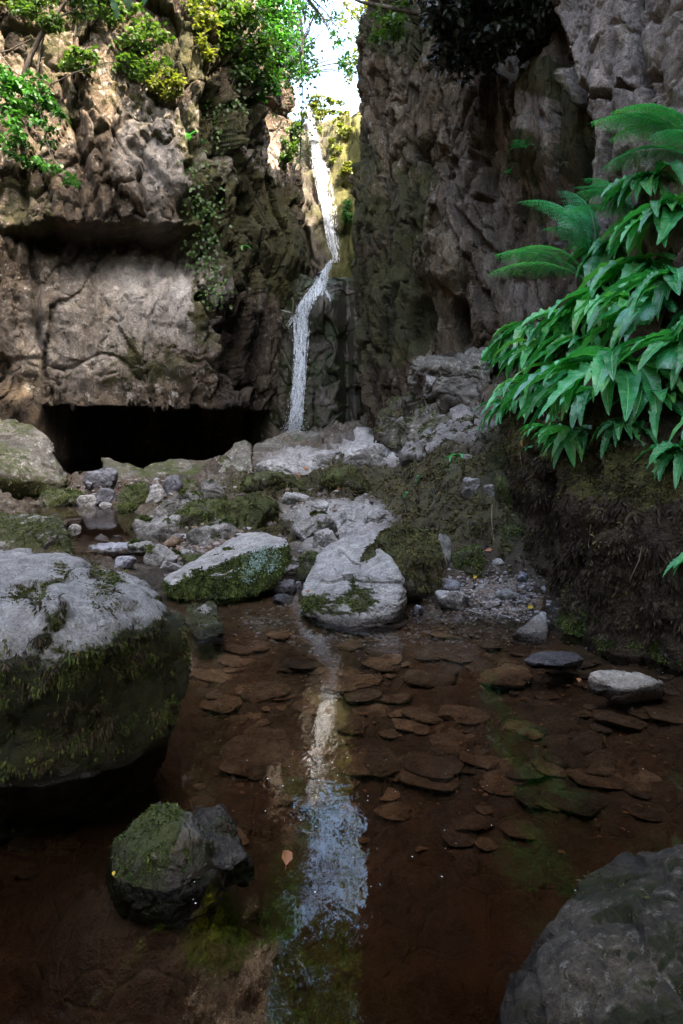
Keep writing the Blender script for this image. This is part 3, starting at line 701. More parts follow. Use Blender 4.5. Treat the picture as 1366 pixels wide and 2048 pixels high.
# --- the big boulder at the left edge, overhanging the pool
b1 = [P(-260, 1190, 1.85), P(0, 1190, 1.75), P(150, 1212, 1.74), P(290, 1212, 1.86), P(368, 1216, 2.06), P(395, 1258, 2.12), P(398, 1298, 2.12), P(360, 1345, 2.02),
      P(190, 1106, 2.7), P(108, 1092, 2.82), P(-120, 1088, 2.9), P(272, 1152, 2.5), P(345, 1195, 2.3), P(210, 1330, 1.68), P(0, 1330, 1.60), P(-150, 1330, 1.62), P(60, 1290, 1.62),
      W(342, 2.12, .14), W(330, 2.2, -.05), W(150, 2.05, -.05), W(0, 1.95, -.05), W(-200, 1.9, -.05), W(330, 2.4, -.4), W(-200, 2.1, -.4), W(-250, 2.9, -.4), W(100, 2.9, -.4), W(150, 2.15, -.4)]
def side1(V, n):
    px, py = px_of(V)
    front = np.maximum(sstep(.55, .1, n[:, 2]), sstep(.46, .38, V[:, 2])) * sstep(-.1, .15, V[:, 2])
    return 1.15 * front + .5 * blob(px, py, 205, 1170, 30, 40) * 1 - .35 * sstep(.6, .9, n[:, 2])
ob1, V1, T1 = boulder('boulder', 'huge pale boulder at the left edge with shaggy moss hanging over dark water', b1, M_boulder_near, sub=7, p=22, seed=3, a=(.028, .028, .011), cell=.26, moss=.10, top=0, pale=.60, side=side1)
pxv, pyv = px_of(V1); n1v = vnormals(V1, T1)
wt = sstep(.6, .12, n1v[:, 2]) * sstep(.04, .12, V1[:, 2]) * sstep(.5, -.2, n1v[:, 1]) * np.clip(.25 + 2.2 * fbm(V1 * 8, 4, 8), 0, 1)
wt += .9 * blob(pxv, pyv, 205, 1165, 32, 36) + .8 * blob(pxv, pyv, 60, 1195, 40, 18) + .6 * blob(pxv, pyv, 120, 1150, 20, 18) + .5 * blob(pxv, pyv, 215, 1200, 30, 30)
wlow = sstep(.42, .3, V1[:, 2])
s1 = moss_blades(V1, T1, wt, 50000, (.008, .019), .0044, .65, 21, up=.55)
s1b = moss_blades(V1, T1, wt * np.clip(.5 - 2 * fbm(V1 * 5, 3, 18), 0, 1) + .3 * wt * wlow, 46000, (.008, .020), .0044, .7, 22, up=.5); link('moss', s1b.mesh('moss', ob1.location), M_moss_b, parent=ob1)
s1b = moss_blades(V1, T1, wt * np.clip(.5 + 2 * fbm(V1 * 4, 3, 28), 0, 1), 44000, (.007, .017), .0044, .6, 23, up=.6); link('moss', s1b.mesh('moss', ob1.location), M_moss, parent=ob1)
r_ = np.random.default_rng(5); pt, nn = sample_surface(V1, T1, wt * (1 - .7 * wlow), 520, r_)
for k in range(len(pt)):            # hanging sprays: a stem with many small blades
    L = r_.uniform(.025, .06); dr = unit(nn[k] * .5 + r_.normal(size=3) * .3 + [0, 0, -.7])
    t = np.linspace(0, 1, 16)[:, None]; st = pt[k] + dr * L * t + np.array([0, 0, -1.]) * L * .5 * t ** 2
    dd = unit(dr * .8 + r_.normal(size=(16, 3)) * .55 + [0, 0, -.35])
    s1.blades(st, dd, L * .22 * (1.2 - t[:, 0]), .0026, r=r_)
link('moss', s1.mesh('moss', ob1.location), M_moss_g, parent=ob1)

# --- slab boulder in the middle and the mossy hump on its shoulder
b2 = [P(642, 1088, 4.4), P(716, 1062, 4.5), P(600, 1185, 3.72), P(612, 1196, 3.62), P(700, 1165, 3.6), P(770, 1130, 3.75), P(800, 1128, 3.65), P(817, 1172, 3.52), P(640, 1248, 3.42), P(600, 1214, 3.62),
      P(702, 1258, 3.34), P(800, 1242, 3.42), P(818, 1205, 3.5), P(760, 1255, 3.36), W(640, 3.5, -.12), W(800, 3.5, -.12), W(700, 4.4, -.1), W(600, 3.8, -.1), W(820, 4.0, -.1)]
def side2(V, n):
    px, py = px_of(V); return .75 * blob(px, py, 690, 1205, 75, 30) + .5 * blob(px, py, 620, 1205, 25, 15) + .45 * blob(px, py, 725, 1150, 35, 35) - .3 * sstep(.7, .95, n[:, 2])
ob2, V2, T2 = boulder('boulder', 'sloping grey slab boulder at the centre pool edge, green moss along its front', b2, M_boulder, sub=7, p=20, seed=13, a=(.022, .014, .006), cell=.3, strata=[1, 1, 3.0], moss=.02, top=.0, pale=.75, side=side2, tufts=8000, tl=(.012, .026), tw=.006, mm=M_moss_g)
b3 = [P(800, 1046, 4.3), P(862, 1058, 4.35), P(890, 1108, 4.1), P(722, 1105, 3.95), P(758, 1072, 4.2), P(730, 1145, 3.78), P(806, 1150, 3.72), P(835, 1190, 3.78), P(888, 1175, 4.0), P(845, 1205, 3.85), P(760, 1165, 3.75), W(760, 3.9, -.05), W(880, 4.2, -.05), W(780, 4.5, 0), W(870, 4.6, 0)]
def side3(V, n):
    return .8 * sstep(.0, .45, n[:, 2]) - .9 * sstep(.1, -.3, n[:, 2])
ob3, V3, T3 = boulder('boulder', 'rounded boulder with a shaggy brown moss cap and a black undercut beside the grey slab', b3, M_boulder_d, sub=6, p=18, seed=23, a=(.04, .02, .008), moss=.15, pale=.2, side=side3, tufts=24000, tl=(.018, .036), tw=.0075, hang=.7, mm=M_moss)
# --- tilted slab with a mossy front left of it
b4 = [P(322, 1160, 4.05), P(330, 1178, 3.95), P(498, 1060, 4.75), P(530, 1062, 4.7), P(578, 1076, 4.35), P(410, 1108, 4.6), P(445, 1122, 4.02), P(520, 1098, 4.1), P(575, 1090, 4.15), P(582, 1128, 4.12), P(525, 1186, 3.98), P(440, 1214, 3.92), P(368, 1210, 3.9), P(560, 1150, 4.05), W(440, 4.6, -.05), W(360, 4.3, -.08), W(520, 4.8, .0)]
def side4(V, n):
    return .85 * sstep(-.2, -.6, n[:, 1]) * sstep(.8, .5, n[:, 2]) - .2 * sstep(.6, .9, n[:, 2])
ob4, V4, T4 = boulder('boulder', 'tilted slab with a pale striped top, mossy front and bluish lichen rosettes', b4, M_boulder, sub=7, p=26, seed=33, a=(.014, .010, .005), cell=.3, strata=[1, 1, 3], moss=.12, top=0, pale=.7, side=side4, tufts=26000, tl=(.016, .034), tw=.0075, hang=.5, mm=M_moss_g)
# lichen rosettes on the tilted slab
px4, py4 = px_of(V4); nv4 = vnormals(V4, T4)
wl = (blob(px4, py4, 530, 1120, 26, 22, .4) + blob(px4, py4, 500, 1135, 18, 26, .4) * .7 + blob(px4, py4, 492, 1158, 10, 10)) * (nv4[:, 1] < -.1)
ptl, nl = sample_surface(V4, T4, wl, 1000, np.random.default_rng(3))
s = Soup(); r_ = np.random.default_rng(8); s.leaves(ptl + nl * .014, unit(np.cross(nl, r_.normal(size=(len(ptl), 3)))), unit(nl + r_.normal(size=(len(ptl), 3)) * .3), r_.uniform(.006, .013, len(ptl)), .010)
M_lichen = leaf_mat('lichen_blue', (.05, .085, .07), (.20, .29, .25), .8, .1, 30)
link('lichen', s.mesh('lichen', ob4.location), M_lichen, parent=ob4)

# --- others placed by their outline
boulder('boulder', 'small mossy stone with a white top by the right end of the huge left boulder', [P(372, 1206, 3.5), P(425, 1204, 3.5), P(445, 1265, 3.25), P(395, 1280, 3.15), P(372, 1250, 3.3), P(438, 1235, 3.35), W(380, 3.6, -.05), W(445, 3.6, -.05), W(440, 3.25, -.05), W(390, 3.2, -.05)], M_boulder, cat='stone', sub=5, seed=43, moss=.6, pale=.4, tufts=3000, tl=(.008, .02), tw=.004, mm=M_moss)
def side5(V, n): return .5 * sstep(.3, -.3, n[:, 0]) * sstep(.01, .04, V[:, 2]) - .5 * sstep(.0, .5, n[:, 0])
b5 = [P(325, 1598, 1.62), P(302, 1610, 1.6), P(362, 1616, 1.6), P(405, 1672, 1.52), P(350, 1640, 1.52), P(262, 1640, 1.58), P(218, 1690, 1.62), P(240, 1758, 1.5), P(335, 1782, 1.455), P(425, 1738, 1.51), P(428, 1660, 1.68), P(300, 1640, 1.75)]
b5 += [W(196, 1.62, -.09), W(228, 1.53, -.09), W(330, 1.465, -.09), W(430, 1.52, -.09), W(445, 1.66, -.09), W(330, 1.80, -.09)]
ob5, V5, T5 = boulder('boulder', 'mossy green dome of rock standing alone in the dark water', b5, M_boulder_d, sub=6, p=14, seed=53, a=(.06, .04, .020), moss=.85, top=0, pale=.25, side=side5, tufts=20000, tl=(.006, .013), tw=.0032, mm=M_moss_g)
boulder('boulder', 'low black wet rock barely breaking the water beside the mossy dome', [P(392, 1606, 1.79), P(440, 1612, 1.76), P(472, 1668, 1.655), P(500, 1710, 1.575), P(455, 1738, 1.525), P(405, 1720, 1.55), W(440, 1.66, .03), W(410, 1.62, .025), W(385, 1.8, -.06), W(510, 1.58, -.06), W(450, 1.52, -.06), W(480, 1.72, -.06)], M_boulder_d, sub=6, seed=63, a=(.05, .05, .03), moss=.35, top=0, pale=.1, tufts=4000, tl=(.005, .012), tw=.003, mm=M_moss_b)
def side6(V, n):
    px, py = px_of(V); return .35 * blob(px, py, 1200, 1800, 120, 50) + .4 * sstep(-.2, -.7, n[:, 1]) - .3 * blob(px, py, 1130, 1830, 120, 30)
b6 = [P(1292, 1682, 1.52), P(1366, 1672, 1.5), P(1560, 1690, 1.5), P(1170, 1735, 1.42), P(1062, 1800, 1.28), P(1045, 1862, 1.22), P(1010, 1925, 1.19), P(1205, 1838, 1.17), P(1366, 1795, 1.15), P(1500, 1800, 1.15), P(978, 1995, 1.15), P(985, 2060, 1.1), P(1060, 2000, 1.09), P(1200, 2080, 1.02), P(1450, 2080, 1.0),
      W(975, 1.2, -.3), W(1100, .98, -.3), W(1500, .95, -.3), W(1550, 1.6, -.3), W(1150, 1.5, -.3)]
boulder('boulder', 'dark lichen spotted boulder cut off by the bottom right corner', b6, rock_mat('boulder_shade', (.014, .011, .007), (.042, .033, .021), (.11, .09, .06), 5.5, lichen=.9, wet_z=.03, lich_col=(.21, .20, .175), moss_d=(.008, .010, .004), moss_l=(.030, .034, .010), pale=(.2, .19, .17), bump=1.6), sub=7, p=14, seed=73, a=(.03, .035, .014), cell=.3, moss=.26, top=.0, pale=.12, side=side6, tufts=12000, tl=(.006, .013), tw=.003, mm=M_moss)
boulder('boulder', 'low boulder capped with bright yellow green moss behind the huge left boulder', [P(-70, 1026, 5.2), P(20, 1021, 5.2), P(96, 1028, 5.1), P(138, 1062, 4.9), P(150, 1098, 4.72), P(0, 1112, 4.5), P(-90, 1108, 4.5), P(0, 1054, 4.66), P(92, 1058, 4.7), W(-80, 5.2, 0), W(140, 5.1, 0), W(140, 4.6, 0), W(-80, 4.4, 0)], M_boulder, sub=6, seed=83, moss=.45, top=.35, pale=.5, tufts=9000, tl=(.01, .028), tw=.005, hang=.4, mm=M_moss_g)
b8 = [P(-120, 850, 9.2), P(20, 829, 8.9), P(68, 842, 8.7), P(118, 886, 8.4), P(146, 925, 8.2), P(155, 965, 8.0), P(140, 985, 7.9), P(30, 960, 7.5), P(-100, 940, 7.4), P(60, 900, 7.8), P(0, 1005, 7.75), P(120, 1000, 8.0), P(-150, 1000, 7.7), W(-100, 9, .1), W(140, 8.8, .1)]
def side8(V, n): return .5 * sstep(.0, -.5, n[:, 2]) + .2
boulder('boulder', 'large rounded boulder speckled with lichen at the left edge in front of the cave', b8, M_boulder_d, sub=6, p=14, seed=93, a=(.03, .025, .010), moss=.2, top=.1, pale=.35, side=side8, tufts=4000, tl=(.02, .05), tw=.01, mm=M_moss)
boulder('boulder', 'broad flat olive boulder lying under the foot of the waterfall', [P(488, 908, 11.2), P(528, 876, 12.2), P(602, 861, 13.2), P(642, 858, 13.4), P(690, 868, 13.2), P(725, 886, 12.4), P(555, 932, 10.6), P(640, 930, 10.8), P(700, 903, 11.6), W(500, 11.2, .3), W(640, 10.8, .3), W(720, 12.3, .4), W(560, 13.3, .4)], M_boulder_d, sub=6, p=20, seed=103, a=(.03, .022, .010), moss=.3, top=.05, pale=.18)
boulder('boulder', 'dark round backed rock at the right end of the slab under the waterfall', [P(690, 862, 13.9), P(722, 872, 13.7), P(738, 882, 13.4), P(700, 884, 13.2), P(668, 866, 13.9), W(680, 13.2, .5), W(735, 13.2, .5), W(720, 14.2, .5)], M_boulder_d, sub=5, seed=105, moss=.4, pale=.3)
boulder('boulder', 'peaked dark mossy boulder between the cave pool and the flat boulder under the falls', [P(432, 924, 9.8), P(488, 878, 10.0), P(506, 888, 9.9), P(508, 930, 9.5), P(470, 950, 9.3), P(430, 946, 9.4), P(450, 905, 9.9), W(430, 10.2, .3), W(505, 10.3, .3), W(505, 9.2, .3)], M_boulder_d, sub=5, seed=113, a=(.06, .03, .012), moss=.35, pale=.4, tufts=1500, tl=(.015, .035), tw=.009)
boulder('boulder', 'pointed prow shaped rock leaning left at the edge of the cave pool', [P(200, 911, 9.0), P(215, 914, 9.0), P(262, 932, 8.9), P(330, 952, 8.8), P(210, 955, 8.6), P(300, 968, 8.5), P(232, 972, 8.5), W(210, 9.1, .2), W(330, 9.1, .2), W(330, 8.5, .2)], M_boulder_d, sub=5, seed=123, a=(.03, .02, .01), moss=.35, pale=.2)
boulder('boulder', 'wide flat rock with a green top along the near edge of the cave pool', [P(285, 936, 9.5), P(340, 917, 9.8), P(362, 920, 9.8), P(425, 930, 9.7), P(430, 955, 9.2), P(300, 958, 9.2), P(380, 968, 9.0), W(290, 9.6, .25), W(430, 9.9, .25), W(430, 9.0, .25)], M_boulder_d, sub=5, seed=133, a=(.04, .025, .01), moss=.5, top=.1, pale=.2)
# rock steps climbing the right side under the cliff
def craggy(label, pts, mat=None, seed=0, moss=.3, pale=.3, tufts=1500, mm=None, a=(.07, .05, .02)):
    return boulder('rock_ledge', label, pts, mat or M_boulder_d, cat='rock', sub=6, p=22, seed=seed, a=a, cell=.3, strata=[1, 1, 1.6], moss=moss, top=.15, pale=pale, tufts=tufts, tl=(.02, .045), tw=.011, hang=.5, mm=mm or M_moss)
craggy('flat topped rock shelf jutting out at the foot of the right cliff', [P(820, 712, 8.3), P(862, 706, 8.6), P(985, 698, 7.7), P(990, 735, 7.2), P(826, 730, 8.0), P(955, 740, 7.15), P(872, 745, 7.8), P(850, 815, 8.0), P(980, 815, 6.9), P(800, 850, 8.6), P(905, 800, 7.3)], seed=311, pale=.25, moss=.15)
craggy('pale lichen stained block in the face of the rock shelf', [P(842, 740, 7.95), P(872, 728, 7.9), P(888, 760, 7.7), P(884, 800, 7.6), P(846, 796, 7.75), P(862, 770, 7.5), P(850, 790, 8.3), P(885, 760, 8.2)], mat=M_boulder, seed=313, pale=.5, moss=.05, tufts=0)
craggy('long mossy rock step under the shelf', [P(752, 872, 9.3), P(790, 845, 9.2), P(850, 815, 8.3), P(930, 818, 7.2), P(990, 845, 6.2), P(960, 872, 6.2), P(850, 872, 7.2), P(760, 900, 8.6), P(840, 905, 7.0), P(930, 890, 6.1)], seed=317, pale=.3, moss=.42, tufts=4000)
craggy('knobbly grey crest of rock below the mossy step', [P(800, 905, 7.0), P(850, 862, 7.0), P(900, 838, 6.7), P(985, 846, 6.0), P(975, 868, 5.8), P(900, 880, 6.2), P(830, 915, 6.6), W(820, 7.2, .3), W(960, 6.3, .4)], mat=M_boulder, seed=319, pale=.35, moss=.25, tufts=2500)
craggy('dark mossy buttress of rock at the left foot of the right cliff', [P(745, 880, 9.6), P(762, 835, 9.7), P(800, 790, 9.4), P(835, 780, 8.8), P(838, 850, 8.5), P(790, 885, 8.9), W(800, 10.2, .4)], seed=323, moss=.5, pale=.1, tufts=2500)
craggy('broken grey bedrock rising behind the central slab', [P(650, 1066, 5.6), P(690, 1020, 6.0), P(760, 1012, 5.9), P(800, 1032, 5.4), P(790, 1062, 5.0), P(700, 1085, 5.0), W(660, 6, 0), W(790, 5.8, 0), W(720, 4.9, .02)], mat=M_boulder, seed=327, pale=.5, moss=.12, tufts=1200, a=(.09, .06, .022))
craggy('jagged pale bedrock left of the mossy mound', [P(700, 1018, 6.6), P(735, 985, 6.9), P(800, 985, 6.4), P(825, 1010, 5.7), P(770, 1030, 5.8), W(710, 6.9, .1), W(820, 6.2, .1), W(760, 5.7, .1)], mat=M_boulder, seed=329, pale=.45, moss=.2, tufts=1500, a=(.09, .06, .022))
craggy('rough mossy bedrock lump above the white triangular stone', [P(860, 950, 5.6), P(890, 905, 5.9), P(960, 895, 5.7), P(1000, 925, 5.2), P(985, 960, 5.0), P(900, 975, 5.2), W(870, 6, .3), W(990, 5.6, .3)], seed=331, pale=.2, moss=.55, tufts=5000)
# --- stones set on the bed where the photograph shows them: (px centre, py foot, width px, height px, kind, label)
TER_BVH = BVHTree.FromPolygons([Vector(v) for v in TER_V], [tuple(int(i) for i in f) for f in TER_F])
def ray(px, py, bvh):
    d = Vector(((px - CX) / F, 1, (HY - py) / F)).normalized()
    h = bvh.ray_cast(Vector((0, 0, CH)), d)
    return h
KIND = {'p': (M_boulder, .05, .8, M_moss), 'g': (M_boulder, .25, .4, M_moss_g), 'm': (M_boulder_d, .62, .3, M_moss_g), 'b': (M_boulder_d, .75, .1, M_moss), 'd': (M_slate, .0, .25, M_moss), 's': (M_slate, .0, .8, M_moss), 't': (M_tan, 0, .2, M_moss)}
def stone(k, px, py, w, h, kind, label, name='stone', dep=.8, sub=5, group=None, tilt=None, cat='stone'):
    hit = ray(px, py, TER_BVH)[0]
    Yc = hit.y if hit else 6.0
    base = np.array(hit[:]) if hit else P(px, py, Yc)
    ww, hh = w * Yc / F, h * Yc / F
    r = np.random.default_rng(900 + k)
    q = unit(r.normal(size=(16, 3))) * [1, 1, 1]
    q = np.sign(q) * np.abs(q) ** .75; q /= np.abs(q).max(0)
    q = q * [ww / 2, ww / 2 * dep, hh * .75]
    if tilt is None: tilt = r.uniform(-.25, .25)
    R = np.array(Matrix.Rotation(tilt, 3, 'Y') @ Matrix.Rotation(r.uniform(-.25, .25), 3, 'X'))
    q = q @ R.T
    q[:, 0] *= ww / np.ptp(q[:, 0]); zt = q[:, 2].max()
    q[:, 2] += hh - zt
    q += base + [0, ww / 2 * dep * .8, 0]
    mat, moss, pale, mm = KIND[kind]
    return boulder(name, label, q, mat, cat=cat, group=group, sub=sub, p=18, seed=500 + k * 7, a=(.05, .03, .012), moss=moss, top=.15, pale=pale, tufts=int(900 * (kind in 'gmb') * min(3, (w / 60) ** 2)), tl=(.008 + .0015 * Yc, .016 + .0035 * Yc), tw=.002 + .0009 * Yc, mm=mm)
ST = [
 (192, 980, 66, 46, 'd', 'dark angular rock wedged right of the large lichen speckled boulder'),
 (204, 1010, 46, 34, 'd', 'dark grey stone with a white patch at the back edge of the small left pool'),
 (170, 1014, 44, 24, 'p', 'pale flat stone between the small left pool and the greenish stone'),
 (206, 1019, 30, 15, 'p', 'small whitish stone mirrored in the small left pool'),
 (264, 1022, 72, 66, 'm', 'upright angular stone with bright green moss at the right end of the small left pool'),
 (304, 1000, 44, 34, 'p', 'beige angular stone behind the upright mossy stone'),
 (352, 1036, 104, 54, 'g', 'big blocky grey stone with moss on its left, right of the small left pool'),
 (344, 985, 42, 36, 'd', 'dark slanting stone below the wide flat green rock'),
 (372, 987, 40, 28, 'm', 'small green topped stone with a white foot below the cave pool'),
 (420, 1002, 58, 44, 'g', 'grey stone with a yellow mossy left side under the peaked dark boulder'),
 (104, 1016, 90, 36, 'm', 'greenish smooth stone half sunk at the far left end of the small pool'),
 (304, 1086, 108, 52, 'g', 'grey slab raised on edge with a black shadow under it and moss on its left'),
 (340, 1096, 44, 24, 't', 'brown splintered stone under the raised grey slab'),
 (202, 1090, 32, 22, 's', 'bluish angular stone at the near edge of the small left pool'),
 (230, 1088, 26, 17, 's', 'small blue grey stone next to the bluish angular one'),
 (216, 1112, 96, 24, 's', 'long flat blue grey slab behind the huge left boulder'),
 (316, 1132, 70, 38, 'g', 'mossy pale stone just behind the right end of the huge left boulder'),
 (142, 1052, 36, 14, 's', 'pale flat stone lying in the small left pool'),
 (145, 1084, 32, 36, 'p', 'white angular stone against the yellow green mossy boulder'),
 (108, 1042, 22, 14, 'd', 'small dark stone in the small left pool'),
 (498, 1064, 116, 84, 'b', 'domed olive moss covered boulder behind the tilted slab'),
 (405, 1048, 110, 48, 'm', 'mossy bedrock hump beside the raised grey slab'),
 (420, 1088, 120, 46, 'g', 'pale stone patched with bright moss behind the tilted slab'),
 (628, 1074, 98, 48, 'g', 'flat topped grey block with a mossy side above the central slab'),
 (700, 1075, 74, 36, 'p', 'white weathered stone at the upper end of the central slab'),
 (652, 1098, 60, 40, 'p', 'jagged white stone just left above the central slab'),
 (622, 1168, 62, 66, 'm', 'dark stone with a pale mossy top left of the central slab'),
 (666, 1130, 32, 34, 'b', 'brown angular stone resting on the central slab'),
 (572, 1192, 56, 32, 'd', 'black wet flat stone in the gap between tilted slab and central slab'),
 (598, 1184, 24, 20, 's', 'small blue wet stone beside the black wet flat one'),
 (564, 1210, 46, 20, 'd', 'low wet stone at the water under the black wet flat stone'),
 (582, 1152, 40, 24, 'p', 'pale stone tucked under the raised end of the tilted slab'),
 (575, 950, 150, 34, 'p', 'pale flaky ledge stone with fallen leaves in front of the broad flat boulder'),
 (712, 935, 60, 46, 'p', 'white knobbly rock right of the broad flat boulder'),
 (748, 935, 56, 50, 'p', 'white blocky rock at the right end of the row under the falls'),
 (650, 925, 80, 26, 'p', 'flat pale stone on the mossy ledge under the broad flat boulder'),
 (690, 985, 110, 52, 'b', 'shaggy mossy hump right of the mossy ledge'),
 (540, 985, 160, 38, 'b', 'long brown mossy ledge block under the broad flat boulder'),
 (590, 1010, 60, 28, 'p', 'grey crested stone behind the domed olive moss boulder'),
 (640, 1022, 40, 20, 'p', 'small pale stone above the flat topped grey block'),
 (760, 1048, 70, 30, 'p', 'pale ridge of stone behind the brown moss capped boulder'),
 (893, 1128, 44, 62, 'g', 'upright grey stone right of the brown moss capped boulder'),
 (942, 1150, 78, 58, 'm', 'round green mossy stone at the foot of the brown bank'),
 (908, 1228, 74, 46, 'p', 'pale wedge shaped stone at the water edge right of the central slab'),
 (900, 1186, 50, 30, 'd', 'grey dark stone behind the pale wedge shaped one'),
 (1014, 1200, 48, 18, 'p', 'pale flat stone lying on the gravel beach'),
 (990, 1217, 38, 14, 'p', 'whitish low stone at the wet edge of the gravel beach'),
 (1048, 1166, 28, 22, 's', 'bluish pebble stone at the back of the gravel beach'),
 (1096, 1188, 24, 18, 's', 'blue grey stone at the right end of the gravel beach'),
 (998, 1132, 26, 14, 'p', 'small flat pale stone below the green mossy stone'),
 (1086, 1222, 24, 28, 't', 'brown rounded stone against the foot of the bank'),
 (838, 1232, 24, 22, 's', 'small smooth stone in the water right of the central slab'),
 (946, 990, 44, 36, 'p', 'white triangular stone set in the moss of the bank'),
 (980, 994, 26, 24, 'p', 'smaller white stone in the moss right of the white triangular one'),
 (270, 1118, 64, 30, 'g', 'mossy grey stone just above the long flat blue grey slab'),
 (338, 1146, 50, 26, 'p', 'pale rounded stone between the huge left boulder and the tilted slab'),
 (244, 1134, 44, 20, 's', 'blue grey stone half hidden behind the huge left boulder'),
 (384, 1134, 46, 26, 'm', 'mossy stone at the low end of the tilted slab'),
 (296, 1106, 36, 18, 'd', 'little dark stone below the raised grey slab'),
 (368, 1118, 30, 18, 'p', 'little pale stone below the brown splintered one'),
 (1012, 1010, 46, 60, 'b', 'mossy brown lump of rock in the corner where the mound meets the bank'),
 (1006, 940, 60, 44, 'b', 'mossy hump under the lower left end of the fern slope'),
 (1030, 1090, 50, 40, 'm', 'green mossy stone at the foot of the bank behind the gravel'),
 (936, 918, 20, 10, 'p', 'tiny white stone in the moss below the pale green seedling'),
]
for k, a in enumerate(ST):
    stone(k, *a, sub=6 if a[2] > 60 else 5)
# stones lying in the main pool
def pool_stone(name, label, pts, mat, k, **kw): return boulder(name, label, pts, mat, cat='stone', sub=6, p=12, seed=700 + k, **kw)
pool_stone('stone', 'pale smooth stone showing above the brown water at the right edge of the pool', [P(1172, 1346, 2.67), P(1212, 1336, 2.68), P(1262, 1341, 2.69), P(1328, 1358, 2.63), P(1300, 1374, 2.59), P(1232, 1376, 2.58), P(1180, 1358, 2.65), W(1166, 2.68, -.06), W(1240, 2.575, -.06), W(1335, 2.62, -.06), W(1300, 2.8, -.06)], rock_mat('pale_stone', (.2, .18, .15), (.33, .30, .26), (.44, .41, .37), 4, lichen=.2, wet_z=-.012), 1, a=(.05, .03, .008), moss=0, top=0, pale=.1)
pool_stone('stone', 'flat blue glinting wet stone just above the water right of the pool', [P(1042, 1318, 2.89), P(1085, 1302, 2.96), P(1150, 1303, 2.95), P(1176, 1315, 2.90), P(1120, 1330, 2.83), P(1060, 1326, 2.86), W(1046, 2.9, -.03), W(1170, 2.9, -.03), W(1110, 2.84, -.03), W(1120, 3.02, -.03)], M_slate, 2, a=(.05, .03, .01), moss=0, top=0, pale=.3)
pool_stone('stone', 'pale pointed stone rising from the water against the mossy bank', [P(1022, 1266, 3.30), P(1060, 1236, 3.38), P(1085, 1218, 3.42), P(1096, 1222, 3.42), P(1096, 1262, 3.3), P(1060, 1270, 3.26), W(1020, 3.3, -.1), W(1100, 3.2, -.1), W(1090, 3.5, -.1), W(1040, 3.45, -.1)], M_boulder, 3, a=(.02, .02, .01), moss=.0, top=0, pale=.8)
# stones on the pool floor, seen through the water
r_ = np.random.default_rng(77)
fl = []
big = [(745, 1425, 105, .5), (930, 1430, 130, .6), (860, 1360, 120, .35), (690, 1360, 110, .35), (760, 1520, 130, .6), (860, 1560, 140, .55), (900, 1480, 110, .5), (1010, 1560, 130, .5), (540, 1380, 120, .18), (430, 1350, 90, .4), (520, 1500, 170, .5), (1100, 1440, 160, .35), (1240, 1440, 120, .5), (1180, 1520, 130, .5),
       (700, 1470, 90, .5), (820, 1450, 80, .4), (960, 1520, 90, .5), (600, 1330, 90, .3), (760, 1320, 100, .3), (900, 1310, 110, .28), (1000, 1350, 150, .25), (130, 1700, 90, .5), (60, 1740, 80, .5), (250, 1700, 70, .6), (640, 1560, 100, .4), (1150, 1600, 140, .45), (1050, 1660, 110, .45), (1280, 1560, 100, .5), (1300, 1620, 110, .5), (700, 1290, 60, .3), (480, 1300, 80, .3), (560, 1270, 70, .25), (880, 1270, 60, .3), (980, 1290, 60, .3), (640, 1420, 70, .4), (800, 1620, 120, .4), (940, 1640, 100, .4)]
for i in range(46):
    py_ = r_.uniform(1285, 1600); big.append((r_.uniform(440, 1340), py_, r_.uniform(72, 120) * (.7 + (py_ - 1262) / 520), .5))
for i in range(170):
    py_ = r_.triangular(1262, 1320, 1760); big.append((r_.uniform(380, 1350), py_, r_.uniform(18, 64) * (.6 + (py_ - 1262) / 500), r_.uniform(.3, .6)))
protos = []
for i in range(7):
    q = unit(r_.normal(size=(22, 3))); q = np.sign(q) * np.abs(q) ** .9; q /= np.abs(q).max(0)
    V, T = hull_rock(q * [.5, .5, .15], 5, 12, 800 + i, (.03, .03, .012))
    me = mesh_np('sunken_stone', V, T); me.materials.append(M_tan); protos.append(me)
for i, (px, py, w, asp) in enumerate(big):
    h = ray(px, py, TER_BVH)[0]
    if not h or h.z > -.03: continue
    s = w * h.y / F
    o = link('sunken_stone', protos[i % 7]); o.location = (h.x, h.y, h.z + .01 * s); o.rotation_euler = (r_.uniform(-.1, .1), r_.uniform(-.1, .1), r_.uniform(-.5, .5) if w > 70 else r_.uniform(0, 6.3))
    o.scale = (s, s * r_.uniform(.7, 1.2), min(s * r_.uniform(.3, .7), abs(h.z) * 2.2))
    if w >= 70: tag(o, 'large flat brown stone lying on the pool floor under the water', 'stone', 'large flat stones on the pool floor')
    else: tag(o, 'small brown stone lying on the pool floor under the water', 'stone', 'small stones on the pool floor')
